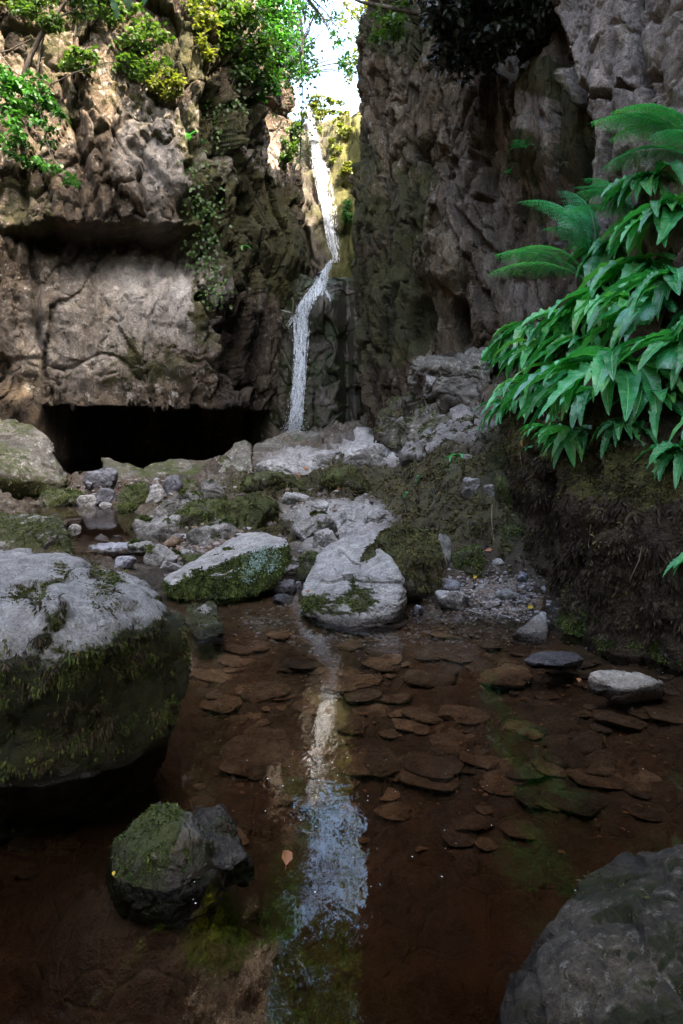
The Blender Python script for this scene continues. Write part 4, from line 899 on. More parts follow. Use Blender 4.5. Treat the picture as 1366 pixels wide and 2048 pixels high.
# gravel beach and litter of small stones
s = Soup(); Vi, Ti = ico(1)
for (cx_, cy_, rx_, ry_, n_, m0, m1) in [(985, 1185, 110, 42, 1500, .006, .018), (960, 1225, 140, 25, 900, .004, .012), (850, 1230, 30, 14, 150, .005, .012), (380, 1100, 60, 22, 250, .008, .02), (620, 1130, 30, 30, 160, .01, .02), (450, 1050, 130, 60, 200, .015, .05), (300, 980, 160, 26, 120, .02, .06), (620, 990, 120, 50, 120, .012, .04), (400, 1130, 70, 26, 160, .012, .03), (780, 1275, 330, 20, 420, .006, .018), (560, 1240, 110, 24, 160, .006, .02)]:
    for i in range(n_):
        h = ray(cx_ + r_.normal() * rx_ * .5, cy_ + r_.normal() * ry_ * .5, TER_BVH)[0]
        if not h: continue
        a_ = r_.uniform(m0, m1); R = np.array(Matrix.Rotation(r_.uniform(0, 6.28), 3, 'Z'))
        s.add((Vi * (1 + .25 * r_.normal(size=(len(Vi), 1))) * [a_, a_ * r_.uniform(.5, .9), a_ * r_.uniform(.25, .6)]) @ R.T + np.array(h[:]), T=Ti)
def gravel_mat():
    N = NT('gravel'); r = N.n('ShaderNodeNewGeometry').outputs['Random Per Island']; p = N.pos()
    col = N.ramp(r, [(0, (.05, .04, .04)), (.35, (.13, .11, .10)), (.6, (.17, .11, .07)), (.8, (.18, .17, .17)), (1, (.27, .265, .27))])
    return N.done(N.pbsdf(N.mix(.6, col, N.ramp(N.noise(p, 90, 3), [(.3, (.4, .4, .4)), (.7, (1.3, 1.3, 1.3))]), 'MULTIPLY'), .6))
g = link('gravel', s.mesh('gravel', smooth=False), gravel_mat()); tag(g, kind='stuff', label='loose gravel and stone chips along the water edge')
# ------------------------------------------------------------------ the mossy bank on the right
foot = np.array([(1.36, 5.7, .75), (1.22, 5.1, .38), (1.14, 4.65, .12), (1.2, 4.3, .05), (1.27, 4.0, .0), (1.15, 3.62, -.05), (1.06, 3.33, -.1), (1.2, 3.04, -.1), (1.42, 2.77, -.1), (1.64, 2.3, -.1), (1.9, 1.5, -.12), (2.2, .3, -.12), (2.5, -2, -.1)])
qp, dd = path_eval(foot[:, :2], 2000)
t_ = unit(np.gradient(qp, axis=0)); nn_ = np.stack([t_[:, 1], -t_[:, 0]], 1)
if nn_[900, 0] > 0: nn_ = -nn_
nu, nv = 460, 330
su = dense([(0, 1.2), (.45, 1.6), (.55, 1.2), (.62, .3), (1, .08)], nu)
prof = np.array([(-.06, -.12), (-.01, 0), (.02, .2), (.04, .4), (.01, .58), (.04, .74), (.13, .86), (.24, 1.02), (.42, 1.38), (.66, 1.85), (1.0, 2.35), (1.5, 2.8)])
pl_ = np.concatenate([[0], np.cumsum(np.linalg.norm(np.diff(prof, axis=0), axis=1))]); tv = dense([(0, 1), (.45, 1.3), (.6, .8), (1, .4)], nv) * pl_[-1]
po = np.interp(tv, pl_, prof[:, 0]); pz = np.interp(tv, pl_, prof[:, 1])
bxy = np.stack([np.interp(su * dd[-1], dd, qp[:, k]) for k in (0, 1)], 1); bn = unit(np.stack([np.interp(su * dd[-1], dd, nn_[:, k]) for k in (0, 1)], 1))
fs = np.concatenate([[0], np.cumsum(np.linalg.norm(np.diff(foot[:, :2], axis=0), axis=1))]); z0 = np.interp(su * dd[-1], fs * dd[-1] / fs[-1], foot[:, 2])
B = np.zeros((nv, nu, 3)); B[:, :, :2] = bxy[None] - bn[None] * po[:, None, None]; B[:, :, 2] = z0[None] + pz[:, None] * (1 - z0[None] * .2)
B = B.reshape(-1, 3); bnf = np.tile(np.concatenate([bn, np.zeros((nu, 1))], 1), (nv, 1))
lump, _ = blocky(B, (.45, .45, .5), 401); f1 = fbm(B * 2.2, 5, 403); f2 = fbm(B * [11, 11, 4], 5, 407); f3 = fbm(B * [40, 40, 16], 3, 409)
V = B + bnf * (.09 * lump + .10 * f1 + .035 * f2 + .012 * f3)[:, None]; V[:, 2] += .04 * f1 + .015 * f2
bx, by = px_of(V)
V -= bnf * (.16 * blob(bx, by, 1175, 935, 22, 50, .4) + .12 * blob(bx, by, 1095, 1010, 14, 110, .5))[:, None]
gf = grid_faces(nv, nu); nb = vnormals(V, gf)
if (nb * bnf).sum(1).mean() < 0: gf = gf[:, ::-1]; nb = -nb
BK_V, BK_F = V, gf
NB = NT('bank_soil'); p = NB.pos()
c1_ = NB.ramp(NB.noise(p, 3.5, 7, .7), [(.35, (.016, .011, .008)), (.52, (.045, .033, .021)), (.66, (.08, .065, .04))])
mo_ = NB.mapr(NB.math('ADD', NB.attr('moss'), NB.math('MULTIPLY', NB.math('SUBTRACT', NB.noise(p, 9, 6, .7), .5), 1.6)), .45, .75)
c1_ = NB.mix(mo_, c1_, NB.ramp(NB.noise(p, 30, 4, .6), [(.35, (.025, .024, .008)), (.65, (.085, .082, .022))]))
st_ = NB.mapr(NB.math('ADD', NB.attr('pale'), NB.math('MULTIPLY', NB.math('SUBTRACT', NB.noise(p, 16, 6, .75), .5), 1.2)), .5, .7)
c1_ = NB.mix(st_, c1_, NB.ramp(NB.noise(p, 30, 4), [(.35, (.12, .11, .10)), (.65, (.34, .33, .31))]))
M_bank = NB.done(NB.pbsdf(c1_, .9, NB.bump(NB.math('ADD', NB.noise(NB.scale(p, (1, 1, .4)), 22, 6, .7), NB.noise(p, 80, 3)), 1.0, .03), spec=.2))
bz = B[:, 2] - np.tile(z0, nv)
mossB = np.clip(.7 * blob(bx, by, 985, 880, 90, 110, .5) + .65 * sstep(.72, .85, bz) * sstep(1.3, .95, bz) + .5 * blob(bx, by, 1250, 980, 110, 60, .5) + .35 * blob(bx, by, 1130, 1255, 50, 40) + .42 * fbm(V * 3, 4, 411) + .12, 0, 1)
paleB = np.clip(.45 * sstep(.12, .05, V[:, 2]) + .8 * blob(bx, by, 1195, 930, 16, 16) + .7 * blob(bx, by, 1270, 885, 30, 10), 0, 1)
bank = tag(link('bank', mesh_np('bank', V, gf, {'moss': mossB, 'pale': paleB}), M_bank), kind='structure', label='steep mossy earth bank along the right side of the pool')
wB = np.clip(.35 + 1.1 * fbm(V * [6, 6, 4], 4, 415), .05, 1) * sstep(1.25, .95, bz) * sstep(.05, .14, V[:, 2]) * (bx > 900) * (bx < 1600)
s = moss_blades(V, gf, wB * (1 - .6 * mossB), 70000, (.018, .036), .0085, .75, 31, up=.6)
bt_ = link('moss', s.mesh('moss'), M_moss_b, parent=bank)
s = moss_blades(V, gf, wB * mossB + .25 * wB * sstep(.7, .8, bz) + .02 * wB, 36000, (.014, .030), .0080, .4, 33, up=.8)
link('moss', s.mesh('moss'), M_moss, parent=bank)
wg = (blob(bx, by, 1150, 1262, 50, 34, .5) + .8 * blob(bx, by, 1240, 1290, 60, 18, .5) + blob(bx, by, 1340, 1300, 40, 22, .5) + .5 * blob(bx, by, 1020, 1130, 22, 18)) * np.clip(.4 + 1.5 * fbm(V * 9, 4, 417), 0, 1)
s = moss_blades(V, gf, wg, 12000, (.010, .02), .006, .3, 35, up=.9)
link('moss', s.mesh('moss'), M_moss_g, parent=bank)
# moss cushions on the stream bed terraces
wt = TER_MOSS * sstep(.03, .1, TER_V[:, 2]) * (TER_V[:, 1] > 3.5) * (TER_V[:, 1] < 12) * np.clip(.5 + 1.3 * fbm(TER_V * 5, 4, 421), 0, 1) / np.maximum(TER_V[:, 1], 3.5) ** .8
s = moss_blades(TER_V, TER_F, wt, 90000, (.018, .042), .0105, .45, 37, up=.8)
link('moss', s.mesh('moss'), M_moss, parent=bed)
wt2 = wt * (TER_N[:, 2] < .75)
s = moss_blades(TER_V, TER_F, wt2 + .1 * wt, 34000, (.02, .045), .011, .8, 39, up=.5)
link('moss', s.mesh('moss'), M_moss_b, parent=bed)

# ------------------------------------------------------------------ ferns
BK_BVH = BVHTree.FromPolygons([Vector(v) for v in BK_V], [tuple(int(i) for i in f) for f in BK_F])
RC_BVH = BVHTree.FromPolygons([Vector(v) for v in RC_V], [tuple(int(i) for i in f) for f in RC_F])
LC_BVH = BVHTree.FromPolygons([Vector(v) for v in LC_V], [tuple(int(i) for i in f) for f in LC_F])
ST_BVH = BVHTree.FromPolygons([Vector(v) for v in ST_V], [tuple(int(i) for i in f) for f in ST_F])
WL_BVH = BVHTree.FromPolygons([Vector(v) for v in WL_V], [tuple(int(i) for i in f) for f in WL_F])
RK_BVH = []
for V_, T_ in BOULD: RK_BVH.append(BVHTree.FromPolygons([Vector(v) for v in V_], [tuple(int(i) for i in f) for f in T_]))
def first_hit(px, py, which=None):
    best = None
    for b in (which or [BK_BVH, RC_BVH, TER_BVH, LC_BVH]):
        h = ray(px, py, b)
        if h[0] is not None and (best is None or h[3] < best[3]): best = h
    return best
def strap_mesh(k):
    """one hart's tongue frond: wavy strap, heart shaped at its foot, arching over"""
    r = np.random.default_rng(1000 + k); n = 40; t = np.linspace(0, 1, n)
    el0 = math.radians(r.uniform(15, 60)); el1 = math.radians(r.uniform(-88, -45)); el = el0 + (el1 - el0) * t ** r.uniform(.6, .9)
    y = np.concatenate([[0], np.cumsum(np.cos(el))])[:-1] / n; z = np.concatenate([[0], np.cumsum(np.sin(el))])[:-1] / n
    yaw = r.uniform(-.35, .35) * t ** 2; x = yaw * .5
    pt = .12
    w = np.where(t < pt, .012, .092 * np.clip((t - pt) / .06, 0, 1) ** .6 * np.clip((1 - t) / .45, 0, 1) ** .65 * (1 + .25 * np.exp(-((t - .3) / .2) ** 2)))
    w = np.maximum(w, .004)
    ph = r.uniform(0, 6.28); fq = r.uniform(28, 44)
    un = (.10 * np.sin(t * fq + ph) + .05 * np.sin(t * fq * 1.9 + ph * 2)) * np.clip((1 - t) / .3, 0, 1)
    cols = [-1, -.55, -.08, 0, .08, .55, 1]; V = []; U = []
    tn = np.stack([np.gradient(x), np.gradient(y), np.gradient(z)], 1); tn = unit(tn); side = unit(np.cross(tn, [0, 0, 1.]) + [.001, 0, 0]); up = np.cross(side, tn)
    tw = r.uniform(-.4, .4) * t
    s2 = side * np.cos(tw)[:, None] + up * np.sin(tw)[:, None]; u2 = np.cross(s2, tn)
    for j, c in enumerate(cols):
        lift = .30 * abs(c) ** 1.3 - (.06 if abs(c) < .01 else 0)
        edge = un * (abs(c) ** 2) * (1 if c > 0 else .85) * (1 if j > 3 else np.cos(ph))
        V.append(np.stack([x, y, z], 1) + s2 * (w * c)[:, None] + u2 * (w * (lift + edge * 1.6))[:, None]); U.append(np.stack([np.full(n, c * .5 + .5), t], 1))
    V = np.stack(V, 1).reshape(-1, 3); U = np.stack(U, 1).reshape(-1, 2)
    return mesh_np('frond', V, grid_faces(n, len(cols)), uv=U)
def frond_mat(name, dark, light, veins):
    N = NT(name); uvn = N.n('ShaderNodeUVMap'); sp = N.n('ShaderNodeSeparateXYZ'); N.t.links.new(uvn.outputs[0], sp.inputs[0])
    oi = N.n('ShaderNodeObjectInfo'); p = N.pos()
    a = N.math('ABSOLUTE', N.math('SUBTRACT', sp.outputs[0], .5))
    f = N.math('ADD', N.math('MULTIPLY', oi.outputs['Random'], .55), N.math('MULTIPLY', N.noise(p, 9, 3), .45))
    col = N.ramp(f, [(.2, dark), (.62, light), (.85, (light[0] * 2.2, light[1], light[2] * .55))])
    mid = N.mapr(a, .0, .05, 1, 0)
    col = N.mix(mid, col, (light[0] * 1.9 + .03, light[1] * 1.35, light[2] * 1.0))
    nrm = None
    if veins:
        w = N.math('SINE', N.math('MULTIPLY', N.math('SUBTRACT', sp.outputs[1], N.math('MULTIPLY', a, .05)), 330))
        nrm = N.bump(N.math('ADD', w, N.math('MULTIPLY', N.noise(p, 60, 3), 1.2)), .55, .0022)
    sh = N.pbsdf(col, N.mapr(N.noise(p, 20, 3), .3, .7, .16, .36), nrm, .9, **{'Coat Weight': .5, 'Coat Roughness': .12})
    t = N.n('ShaderNodeBsdfTranslucent'); N.t.links.new(N.mix(1.0, col, (1.1, 1.5, .5), 'MULTIPLY'), t.inputs[0])
    m = N.n('ShaderNodeMixShader'); m.inputs[0].default_value = .30
    N.t.links.new(sh, m.inputs[1]); N.t.links.new(t.outputs[0], m.inputs[2]); return N.done(m.outputs[0])
M_strap = frond_mat('strap_frond', (.018, .18, .065), (.095, .46, .17), True)
M_fern = frond_mat('feather_frond', (.024, .21, .095), (.08, .42, .19), False)
straps = []
for k in range(10):
    me = strap_mesh(k); me.materials.append(M_strap); straps.append(me)
def feather_mesh(k, npin=24, sub=13):
    """one lady-fern frond: rachis, paired pinnae, each cut into pinnules"""
    r = np.random.default_rng(1100 + k); n = 30; t = np.linspace(0, 1, n)
    el0 = math.radians(r.uniform(25, 70)); el1 = math.radians(r.uniform(-45, -10)); el = el0 + (el1 - el0) * t
    y = np.concatenate([[0], np.cumsum(np.cos(el))])[:-1] / n; z = np.concatenate([[0], np.cumsum(np.sin(el))])[:-1] / n
    x = r.uniform(-.12, .12) * t ** 2
    C = np.stack([x, y, z], 1); s = Soup(); s.tube(C, .006 * (1.15 - t), 4)
    tn = unit(np.gradient(C, axis=0)); side = unit(np.cross(tn, [0, 0, 1.])); up = np.cross(side, tn)
    for i in range(npin):
        tt = .14 + .85 * i / npin; L = .20 * math.sin(math.pi * min(1, (tt * .92 + .06)) ** .8) ** .8 * (1 if tt > .3 else .75) + .006
        j = min(int(tt * (n - 1)), n - 1)
        for sg in (-1, 1):
            o = C[j]; d = unit(side[j] * sg * .9 + tn[j] * .38 - up[j] * (.12 + .1 * r.random())); lat = unit(tn[j] - d * tn[j].dot(d)); nr = np.cross(d, lat) * sg
            m = max(4, int(sub * L / .2)); u = np.linspace(.08, 1, m)
            b = o + d * L * u[:, None] - up[j] * (u[:, None] ** 2) * L * .25
            ln = (.034 * (1.12 - u) + .006) * (.55 + L * 2.4)
            for sg2 in (-1, 1):
                s.leaves(b, unit(lat * sg2 + d * .55)[None].repeat(m, 0), np.tile(up[j], (m, 1)), ln, L / m * .75, fold=.1)
    return s.mesh('frond', uv=True)
feathers = []
for k in range(5):
    me = feather_mesh(k); me.materials.append(M_fern); feathers.append(me)
def fern(px, py, size, nf, label, kind='strap', spread=95, az=None, seed=0, pitch=0.0, which=None, group=None, lift=.0):
    h = first_hit(px, py, which); loc = np.array(h[0][:]); nr = np.array(h[1][:])
    if nr[1] > 0: nr = -nr
    o = unit(np.array([nr[0] - .35, nr[1] - .35, 0])) if az is None else np.array([math.cos(math.radians(az)), math.sin(math.radians(az)), 0])
    a0 = math.atan2(o[1], o[0])
    root = empty('fern', loc - nr * .01, label, 'fern', group)
    size = size * h[0].y / 3.1
    r = np.random.default_rng(1200 + seed)
    for i in range(nf):
        me = (straps if kind == 'strap' else feathers)[int(r.integers(0, 10 if kind == 'strap' else 5))]
        f = bpy.data.objects.new('frond', me); COL.objects.link(f); f.parent = root
        a = a0 + math.radians(-spread + 2 * spread * (i + .5) / nf + r.uniform(-12, 12))
        f.location = (r.normal() * .015, r.normal() * .015, .01 + lift)
        f.rotation_euler = (pitch + r.uniform(-.3, .25), r.uniform(-.25, .25), a - math.pi / 2)
        sz = size * r.uniform(.72, 1.12); f.scale = (sz * r.uniform(.85, 1.15),) + (sz, sz)
    return root
FERN = [
 (1232, 742, .50, 15, 'largest strap leaved fern, long glossy fronds arching down over the bank'),
 (1150, 640, .36, 12, 'glossy strap fern directly under the two feathery fronds'),
 (1095, 700, .32, 11, 'strap fern in the middle left of the fern slope, above the small leaning rosette'),
 (1022, 812, .21, 10, 'small strap fern rosette at the lower left end of the fern slope'),
 (1072, 775, .28, 11, 'strap fern between the small rosette and the largest fern'),
 (1015, 712, .24, 9, 'strap fern against the right cliff at the far left of the slope'),
 (1215, 600, .38, 12, 'strap fern behind the largest fern with fronds lit white by the sky'),
 (1290, 540, .42, 13, 'tall strap fern high on the slope below the yellow leaf'),
 (1345, 430, .42, 11, 'topmost strap fern at the right edge below the feathery fern'),
 (1170, 690, .36, 11, 'strap fern holding the small yellow leaf'),
 (1300, 640, .38, 11, 'strap fern right of the middle of the slope with dark soil below it'),
 (1355, 560, .38, 10, 'strap fern at the right edge halfway up the slope'),
 (1148, 868, .22, 9, 'small bright strap fern hanging lowest over the brown bank'),
 (1366, 905, .34, 8, 'strap fern at the right edge hanging over the bank top'),
 (1385, 1120, .20, 5, 'strap fern low on the bank at the right edge, only its tips in view'),
 (1330, 800, .30, 8, 'strap fern in shadow right of the largest fern'),
 (1095, 860, .20, 5, 'single stemmed strap fern lying flat left of the lowest hanging fern'),
 (1380, 690, .36, 8, 'strap fern at the right edge beside the hanging feathery fern'),
 (1450, 620, .40, 8, 'strap fern on the bank to the right of the edge ferns'),
 (1470, 820, .38, 8, 'strap fern hanging over the bank outside the right edge'),
 (1520, 480, .42, 7, 'strap fern high on the bank outside the right edge'),
 (1130, 745, .30, 9, 'strap fern tucked left of the largest fern'),
 (1260, 610, .36, 10, 'strap fern in the thick of the slope between two taller ones'),
 (1225, 500, .34, 10, 'strap fern under the fan of the feathery fern by the dark crack'),
 (1310, 360, .34, 9, 'strap fern holding the large yellow leaf near the top of the slope'),
 (1190, 790, .30, 9, 'strap fern below the crown of the largest fern, in its shade'),
 (1060, 660, .26, 9, 'strap fern at the foot of the pale cliff face'),
 (1250, 850, .26, 8, 'strap fern right below the largest fern at the bank top'),
]
for k, a in enumerate(FERN): fern(a[0], a[1], a[2] * (1.12 if a[0] in (1232, 1148) else .94), int(a[3] * 2.1), a[4], seed=k)
FEATH = [
 (1172, 612, .42, 2, 'feathery fern with two flat fronds pointing left across the pale rock', 12, 176, .0),
 (1180, 590, .40, 5, 'fan shaped feathery fern standing upright behind the strap ferns', 45, 120, .55),
 (1400, 360, .52, 4, 'feathery fern reaching in from the right edge high on the slope', 28, 190, .1),
 (1360, 300, .40, 4, 'uppermost feathery fern against the lichen covered rock', 60, 150, .2),
 (1262, 470, .36, 5, 'feathery fern below the dark crack, in front of the lichen rock', 55, 165, .2),
 (1320, 640, .30, 4, 'fine feathery fern hanging in the shade at the right of the slope', 50, 230, -.5),
 (1345, 735, .26, 3, 'small feathery fern hanging over dark soil at the right edge', 40, 250, -.6),
 (1120, 735, .24, 3, 'short feathery fern peeping between the left strap ferns', 40, 200, .1),
]
for k, (px, py, sz, nf, lab, spr, az, pit) in enumerate(FEATH): fern(px, py, sz * (1.4 if k < 2 else 1.0), nf + (k < 2), lab, 'feather', spr, az, 40 + k, pit + .12, lift=.18 if k < 2 else .09)
fern(1052, 300, .10, 9, 'dark little fern growing in the mossy cleft of the right cliff', 'feather', 90, 230, 60, .1, [RC_BVH])
fern(1020, 350, .06, 5, 'tiny fern below the dark little fern in the cliff cleft', 'feather', 80, 230, 61, 0, [RC_BVH])
fern(925, 912, .09, 8, 'flat pale strap fern seedling on the mossy mound', 'strap', 150, 230, 62, .0, [TER_BVH])
fern(378, 285, .09, 7, 'pale green feathery fern on the left cliff face under the sunlit patch', 'feather', 120, 270, 63, .1, [LC_BVH])
fern(485, 492, .05, 4, 'tiny pale fern on the mossy lower part of the left cliff', 'strap', 120, 270, 64, .0, [LC_BVH])
fern(1050, 505, .06, 4, 'tiny fern on the pale face of the right cliff', 'strap', 100, 230, 65, .0, [RC_BVH])
# low herbs with lobed leaflets
M_herb = leaf_mat('herb_leaf', (.02, .13, .05), (.05, .26, .09), .45, .3, 9)
def herb(px, py, size, n, label, seed):
    h = first_hit(px, py); loc = np.array(h[0][:]); nr = np.array(h[1][:]); nr = nr if nr[1] < 0 else -nr
    r = np.random.default_rng(1300 + seed); st = Soup(); lf = Soup(); up = unit(nr + [0, 0, .8])
    for i in range(n):
        d = unit(up + r.normal(size=3) * .6); L = size * r.uniform(.5, 1); e = d * L
        t = np.linspace(0, 1, 5)[:, None]; st.tube(e * t + np.array([0, 0, -.1]) * L * t ** 2, .0016, 4)
        e = e + np.array([0, 0, -.1]) * L; s_ = unit(np.cross(d, r.normal(size=3)))
        for a in (-1.1, 0, 1.1):
            dr = unit(s_ * math.cos(a) + np.cross(d, s_) * math.sin(a))
            lf.leaves(np.array([e]), dr[None], d[None], size * .36, size * .30, .1)
            for b in (-.7, .7):
                d2 = unit(dr * math.cos(b) + np.cross(d, dr) * math.sin(b)); lf.leaves(np.array([e + dr * size * .1]), d2[None], d[None], size * .24, size * .16, .1)
    o = empty('herb', loc, label, 'plant', None); link('leaves', lf.mesh('leaves'), M_herb, parent=o); link('stems', st.mesh('stems'), M_herb, parent=o)
for k, a in enumerate([(1345, 775, .07, 12, 'bright lobed herb in the dark soil at the right edge'), (1275, 760, .06, 10, 'lobed herb right beside the largest strap fern'), (1310, 820, .06, 9, 'lobed herb at the top of the bank under the largest fern'),
                       (1110, 845, .05, 8, 'small lobed herb below the left strap ferns'), (1060, 900, .05, 7, 'small lobed herb on the moss above the brown bank'), (840, 962, .06, 6, 'green lobed herb on the mossy mound above the slab'), (815, 992, .05, 4, 'second green herb just below the lobed one on the mound'),
                       (1165, 865, .05, 6, 'dark bluish herb above the lowest hanging fern'), (833, 800, .10, 3, 'tiny green sprig under the rock shelf'), (890, 770, .12, 4, 'thin grass like sprig on the pale part of the rock shelf'), (1220, 900, .05, 5, 'little herb in the hollow of the bank')]): herb(*a, k)

# pale roots and dry stalks on the bank
for k, (pts, rad, lab) in enumerate([([(1282, 1092), (1276, 1120), (1262, 1150), (1258, 1166)], .003, 'pale forked root hanging on the mossy bank'), ([(1040, 905), (1044, 940), (1036, 985)], .0028, 'dry straw stalk hanging over the brown bank'), ([(880, 985), (866, 1010), (850, 1032)], .003, 'thin dry stalk lying across the mossy mound'), ([(1180, 1050), (1176, 1090), (1184, 1130)], .0022, 'thin brown root on the dark bank face'), ([(985, 1010), (984, 1040), (988, 1080)], .0024, 'thin grey root in the corner of the bank')]):
    Q_ = []
    for x, y in pts:
        h = first_hit(x, y); Q_.append(np.array(h[0][:]) + np.array([-.3, -1, .2]) * .035)
    s = Soup(); s.tube(np.array(Q_), np.linspace(rad, rad * .4, len(Q_)), 5); o = link('root', s.mesh('root', Q_[0]), leaf_mat('root_bark_%d' % k, (.16, .12, .09), (.30, .24, .19), .8, .05), loc=Q_[0]); tag(o, lab, 'root')
# ------------------------------------------------------------------ fallen leaves
def dead_leaf_mat(n, a, b): return leaf_mat(n, a, b, .55, .25, 30, tcol=(1.1, .9, .5))
M_yel = dead_leaf_mat('yellow_leaf', (.42, .28, .03), (.55, .42, .06)); M_brn = dead_leaf_mat('brown_leaf', (.20, .075, .03), (.38, .17, .07))
def dead_leaf(px, py, L, label, mat, seed, lift=.0, Y=None):
    r = np.random.default_rng(1400 + seed)
    if Y is None:
        h = first_hit(px, py, [BK_BVH, TER_BVH, RC_BVH] + RK_BVH); loc = np.array(h[0][:]); nr = np.array(h[1][:]); nr = nr if nr[2] > 0 else -nr
    else: loc = P(px, py, Y); nr = np.array([0, -.2, 1.])
    s = Soup(); d = unit(np.cross(nr, r.normal(size=3))); s.leaves(np.zeros((1, 3)), d[None], unit(nr + r.normal(size=3) * .25)[None], L, L * .55, .35)
    st = np.linspace(0, 1, 4)[:, None]; s.tube(-d * L * .35 * st + nr * .1 * L * st, L * .018, 4)
    o = link('fallen_leaf', s.mesh('fallen_leaf'), mat, loc=loc + unit(nr) * (.004 + lift)); tag(o, label, 'leaf')
for k, a in enumerate([(1131, 705, .035, 'small yellow leaf caught on a strap fern', M_yel, 0, .05), (1208, 702, .03, 'second small yellow leaf on the ferns, right of the first', M_yel, 1, .06), (1312, 386, .05, 'large yellow leaf high among the ferns on the right', M_yel, 2, .06),
                       (572, 1734, .05, 'curled brown leaf floating on the dark pool', M_brn, 3, .0, 1.545), (1158, 1366, .035, 'orange leaf beside the pale smooth stone in the pool', M_brn, 4, .0, 2.64), (605, 935, .10, 'reddish leaf on the ledge under the broad flat boulder', M_brn, 5), (592, 948, .11, 'brown leaf just left of the reddish leaf on the ledge', M_brn, 6),
                       (672, 962, .12, 'curled brown leaf standing upright on the mossy ledge', M_brn, 7, .03), (785, 1070, .05, 'tan leaf lying on the brown moss cap', M_brn, 8), (620, 1180, .03, 'tiny orange leaf on the lower end of the central slab', M_brn, 9), (1055, 1222, .05, 'orange leaf at the water edge beside the pale pointed stone', M_yel, 10, .01),
                       (985, 1100, .05, 'reddish dead leaf at the foot of the brown bank', M_brn, 11), (1215, 1195, .03, 'red leaf stuck on the brown bank', M_brn, 12, .01), (950, 1150, .05, 'orange straw like leaf at the back of the gravel', M_yel, 13), (815, 1036, .04, 'pale tan leaf on the moss above the brown moss cap', M_brn, 14),
                       (1045, 895, .06, 'rusty hanging leaf on the moss above the brown bank', M_brn, 15), (228, 1755, .016, 'yellow leaf under water left of the mossy dome', M_yel, 16, 0, 1.5)]):
    dead_leaf(*a[:5], a[5], a[6] if len(a) > 6 else 0, a[7] if len(a) > 7 else None)

# leaf litter on the pool floor and flecks of foam on the water: nobody could count them
r_ = np.random.default_rng(91); s = Soup(); m = 520
for i in range(m):
    px_ = r_.uniform(400, 1340); py_ = r_.triangular(1250, 1300, 1720); h = ray(px_, py_, TER_BVH)[0]
    if not h: continue
    L = r_.uniform(.008, .026); s.leaves(np.array([[h.x, h.y, h.z + .012 + r_.random() * .012]]), unit(np.array([[r_.normal(), r_.normal(), .1]])), unit(np.array([[r_.normal() * .3, r_.normal() * .3, 1.]])), L, L * .55, .2)
o = link('leaf_litter', s.mesh('leaf_litter'), dead_leaf_mat('litter_leaf', (.09, .045, .02), (.34, .17, .06))); tag(o, kind='stuff', label='small dead leaves scattered over the pool floor')
s = Soup(); Vi, Ti = ico(2)
for i in range(90):
    px_, py_ = r_.uniform(380, 1340), 1270 + 560 * r_.random() ** 1.4
    if i % 5 == 0: px_, py_ = r_.normal(660, 60), r_.normal(1560, 40)
    Y_ = F * CH / (py_ - HY); a_ = r_.uniform(.0008, .0022); s.add(Vi * [a_, a_ * r_.uniform(.7, 1), a_ * .35] + [(px_ - CX) * Y_ / F, Y_, .0006], T=Ti)
NF = NT('foam'); o = link('foam', s.mesh('foam'), NF.done(NF.pbsdf((.7, .72, .75), .3))); tag(o, kind='stuff', label='tiny white flecks of foam floating on the pool')

# ------------------------------------------------------------------ the waterfall
NW = NT('falling_water'); p = NW.pos()
r_i = NW.n('ShaderNodeNewGeometry').outputs['Random Per Island']
fa = NW.mapr(NW.math('ADD', NW.noise(NW.scale(p, (1, 1, .12)), 26, 5, .7), NW.math('MULTIPLY', NW.noise(NW.scale(p, (1, 1, .3)), 40, 3, .6), .3)), .50, .80)
a = NW.pbsdf((.86, .90, .95), .35, NW.bump(NW.noise(NW.scale(p, (1, 1, .2)), 50, 4), .6, .02), .5)
tr = NW.n('ShaderNodeBsdfTranslucent'); tr.inputs[0].default_value = (.85, .9, .95, 1)
m1 = NW.n('ShaderNodeMixShader'); m1.inputs[0].default_value = .4; NW.t.links.new(a, m1.inputs[1]); NW.t.links.new(tr.outputs[0], m1.inputs[2])
tp = NW.n('ShaderNodeBsdfTransparent'); m2 = NW.n('ShaderNodeMixShader')
uvn = NW.n('ShaderNodeUVMap'); sx = NW.n('ShaderNodeSeparateXYZ'); NW.t.links.new(uvn.outputs[0], sx.inputs[0])
fa = NW.math('MULTIPLY', NW.mapr(NW.math('ADD', fa, NW.math('MULTIPLY', NW.math('SUBTRACT', sx.outputs[0], 1.0), .9)), .05, .75), .9)
NW.t.links.new(fa, m2.inputs[0]); NW.t.links.new(tp.outputs[0], m2.inputs[1]); NW.t.links.new(m1.outputs[0], m2.inputs[2])
M_fall = NW.done(m2.outputs[0])
def fall_path(path, bvh, off=.05, n=60):
    path = np.array(path, float); t = np.linspace(0, 1, n); tp_ = np.linspace(0, 1, len(path))
    px, py, w = [np.interp(t, tp_, path[:, k]) for k in range(3)]
    Yh = []
    for a_, b_ in zip(px, py):
        h = ray(a_, b_, bvh)[0]; Yh.append(h.y if h else (Yh[-1] if Yh else 17))
    Yh = np.array(Yh); pad = np.concatenate([np.repeat(Yh[0], 3), Yh, np.repeat(Yh[-1], 3)]); Ym = np.min(np.stack([pad[i:i + n] for i in range(7)]), 0) - off
    Ym = np.convolve(np.concatenate([np.repeat(Ym[0], 4), Ym, np.repeat(Ym[-1], 4)]), np.ones(9) / 9, 'valid')
    return np.stack([(px - CX) * Ym / F, Ym, CH + (HY - py) * Ym / F], 1), w * Ym / F
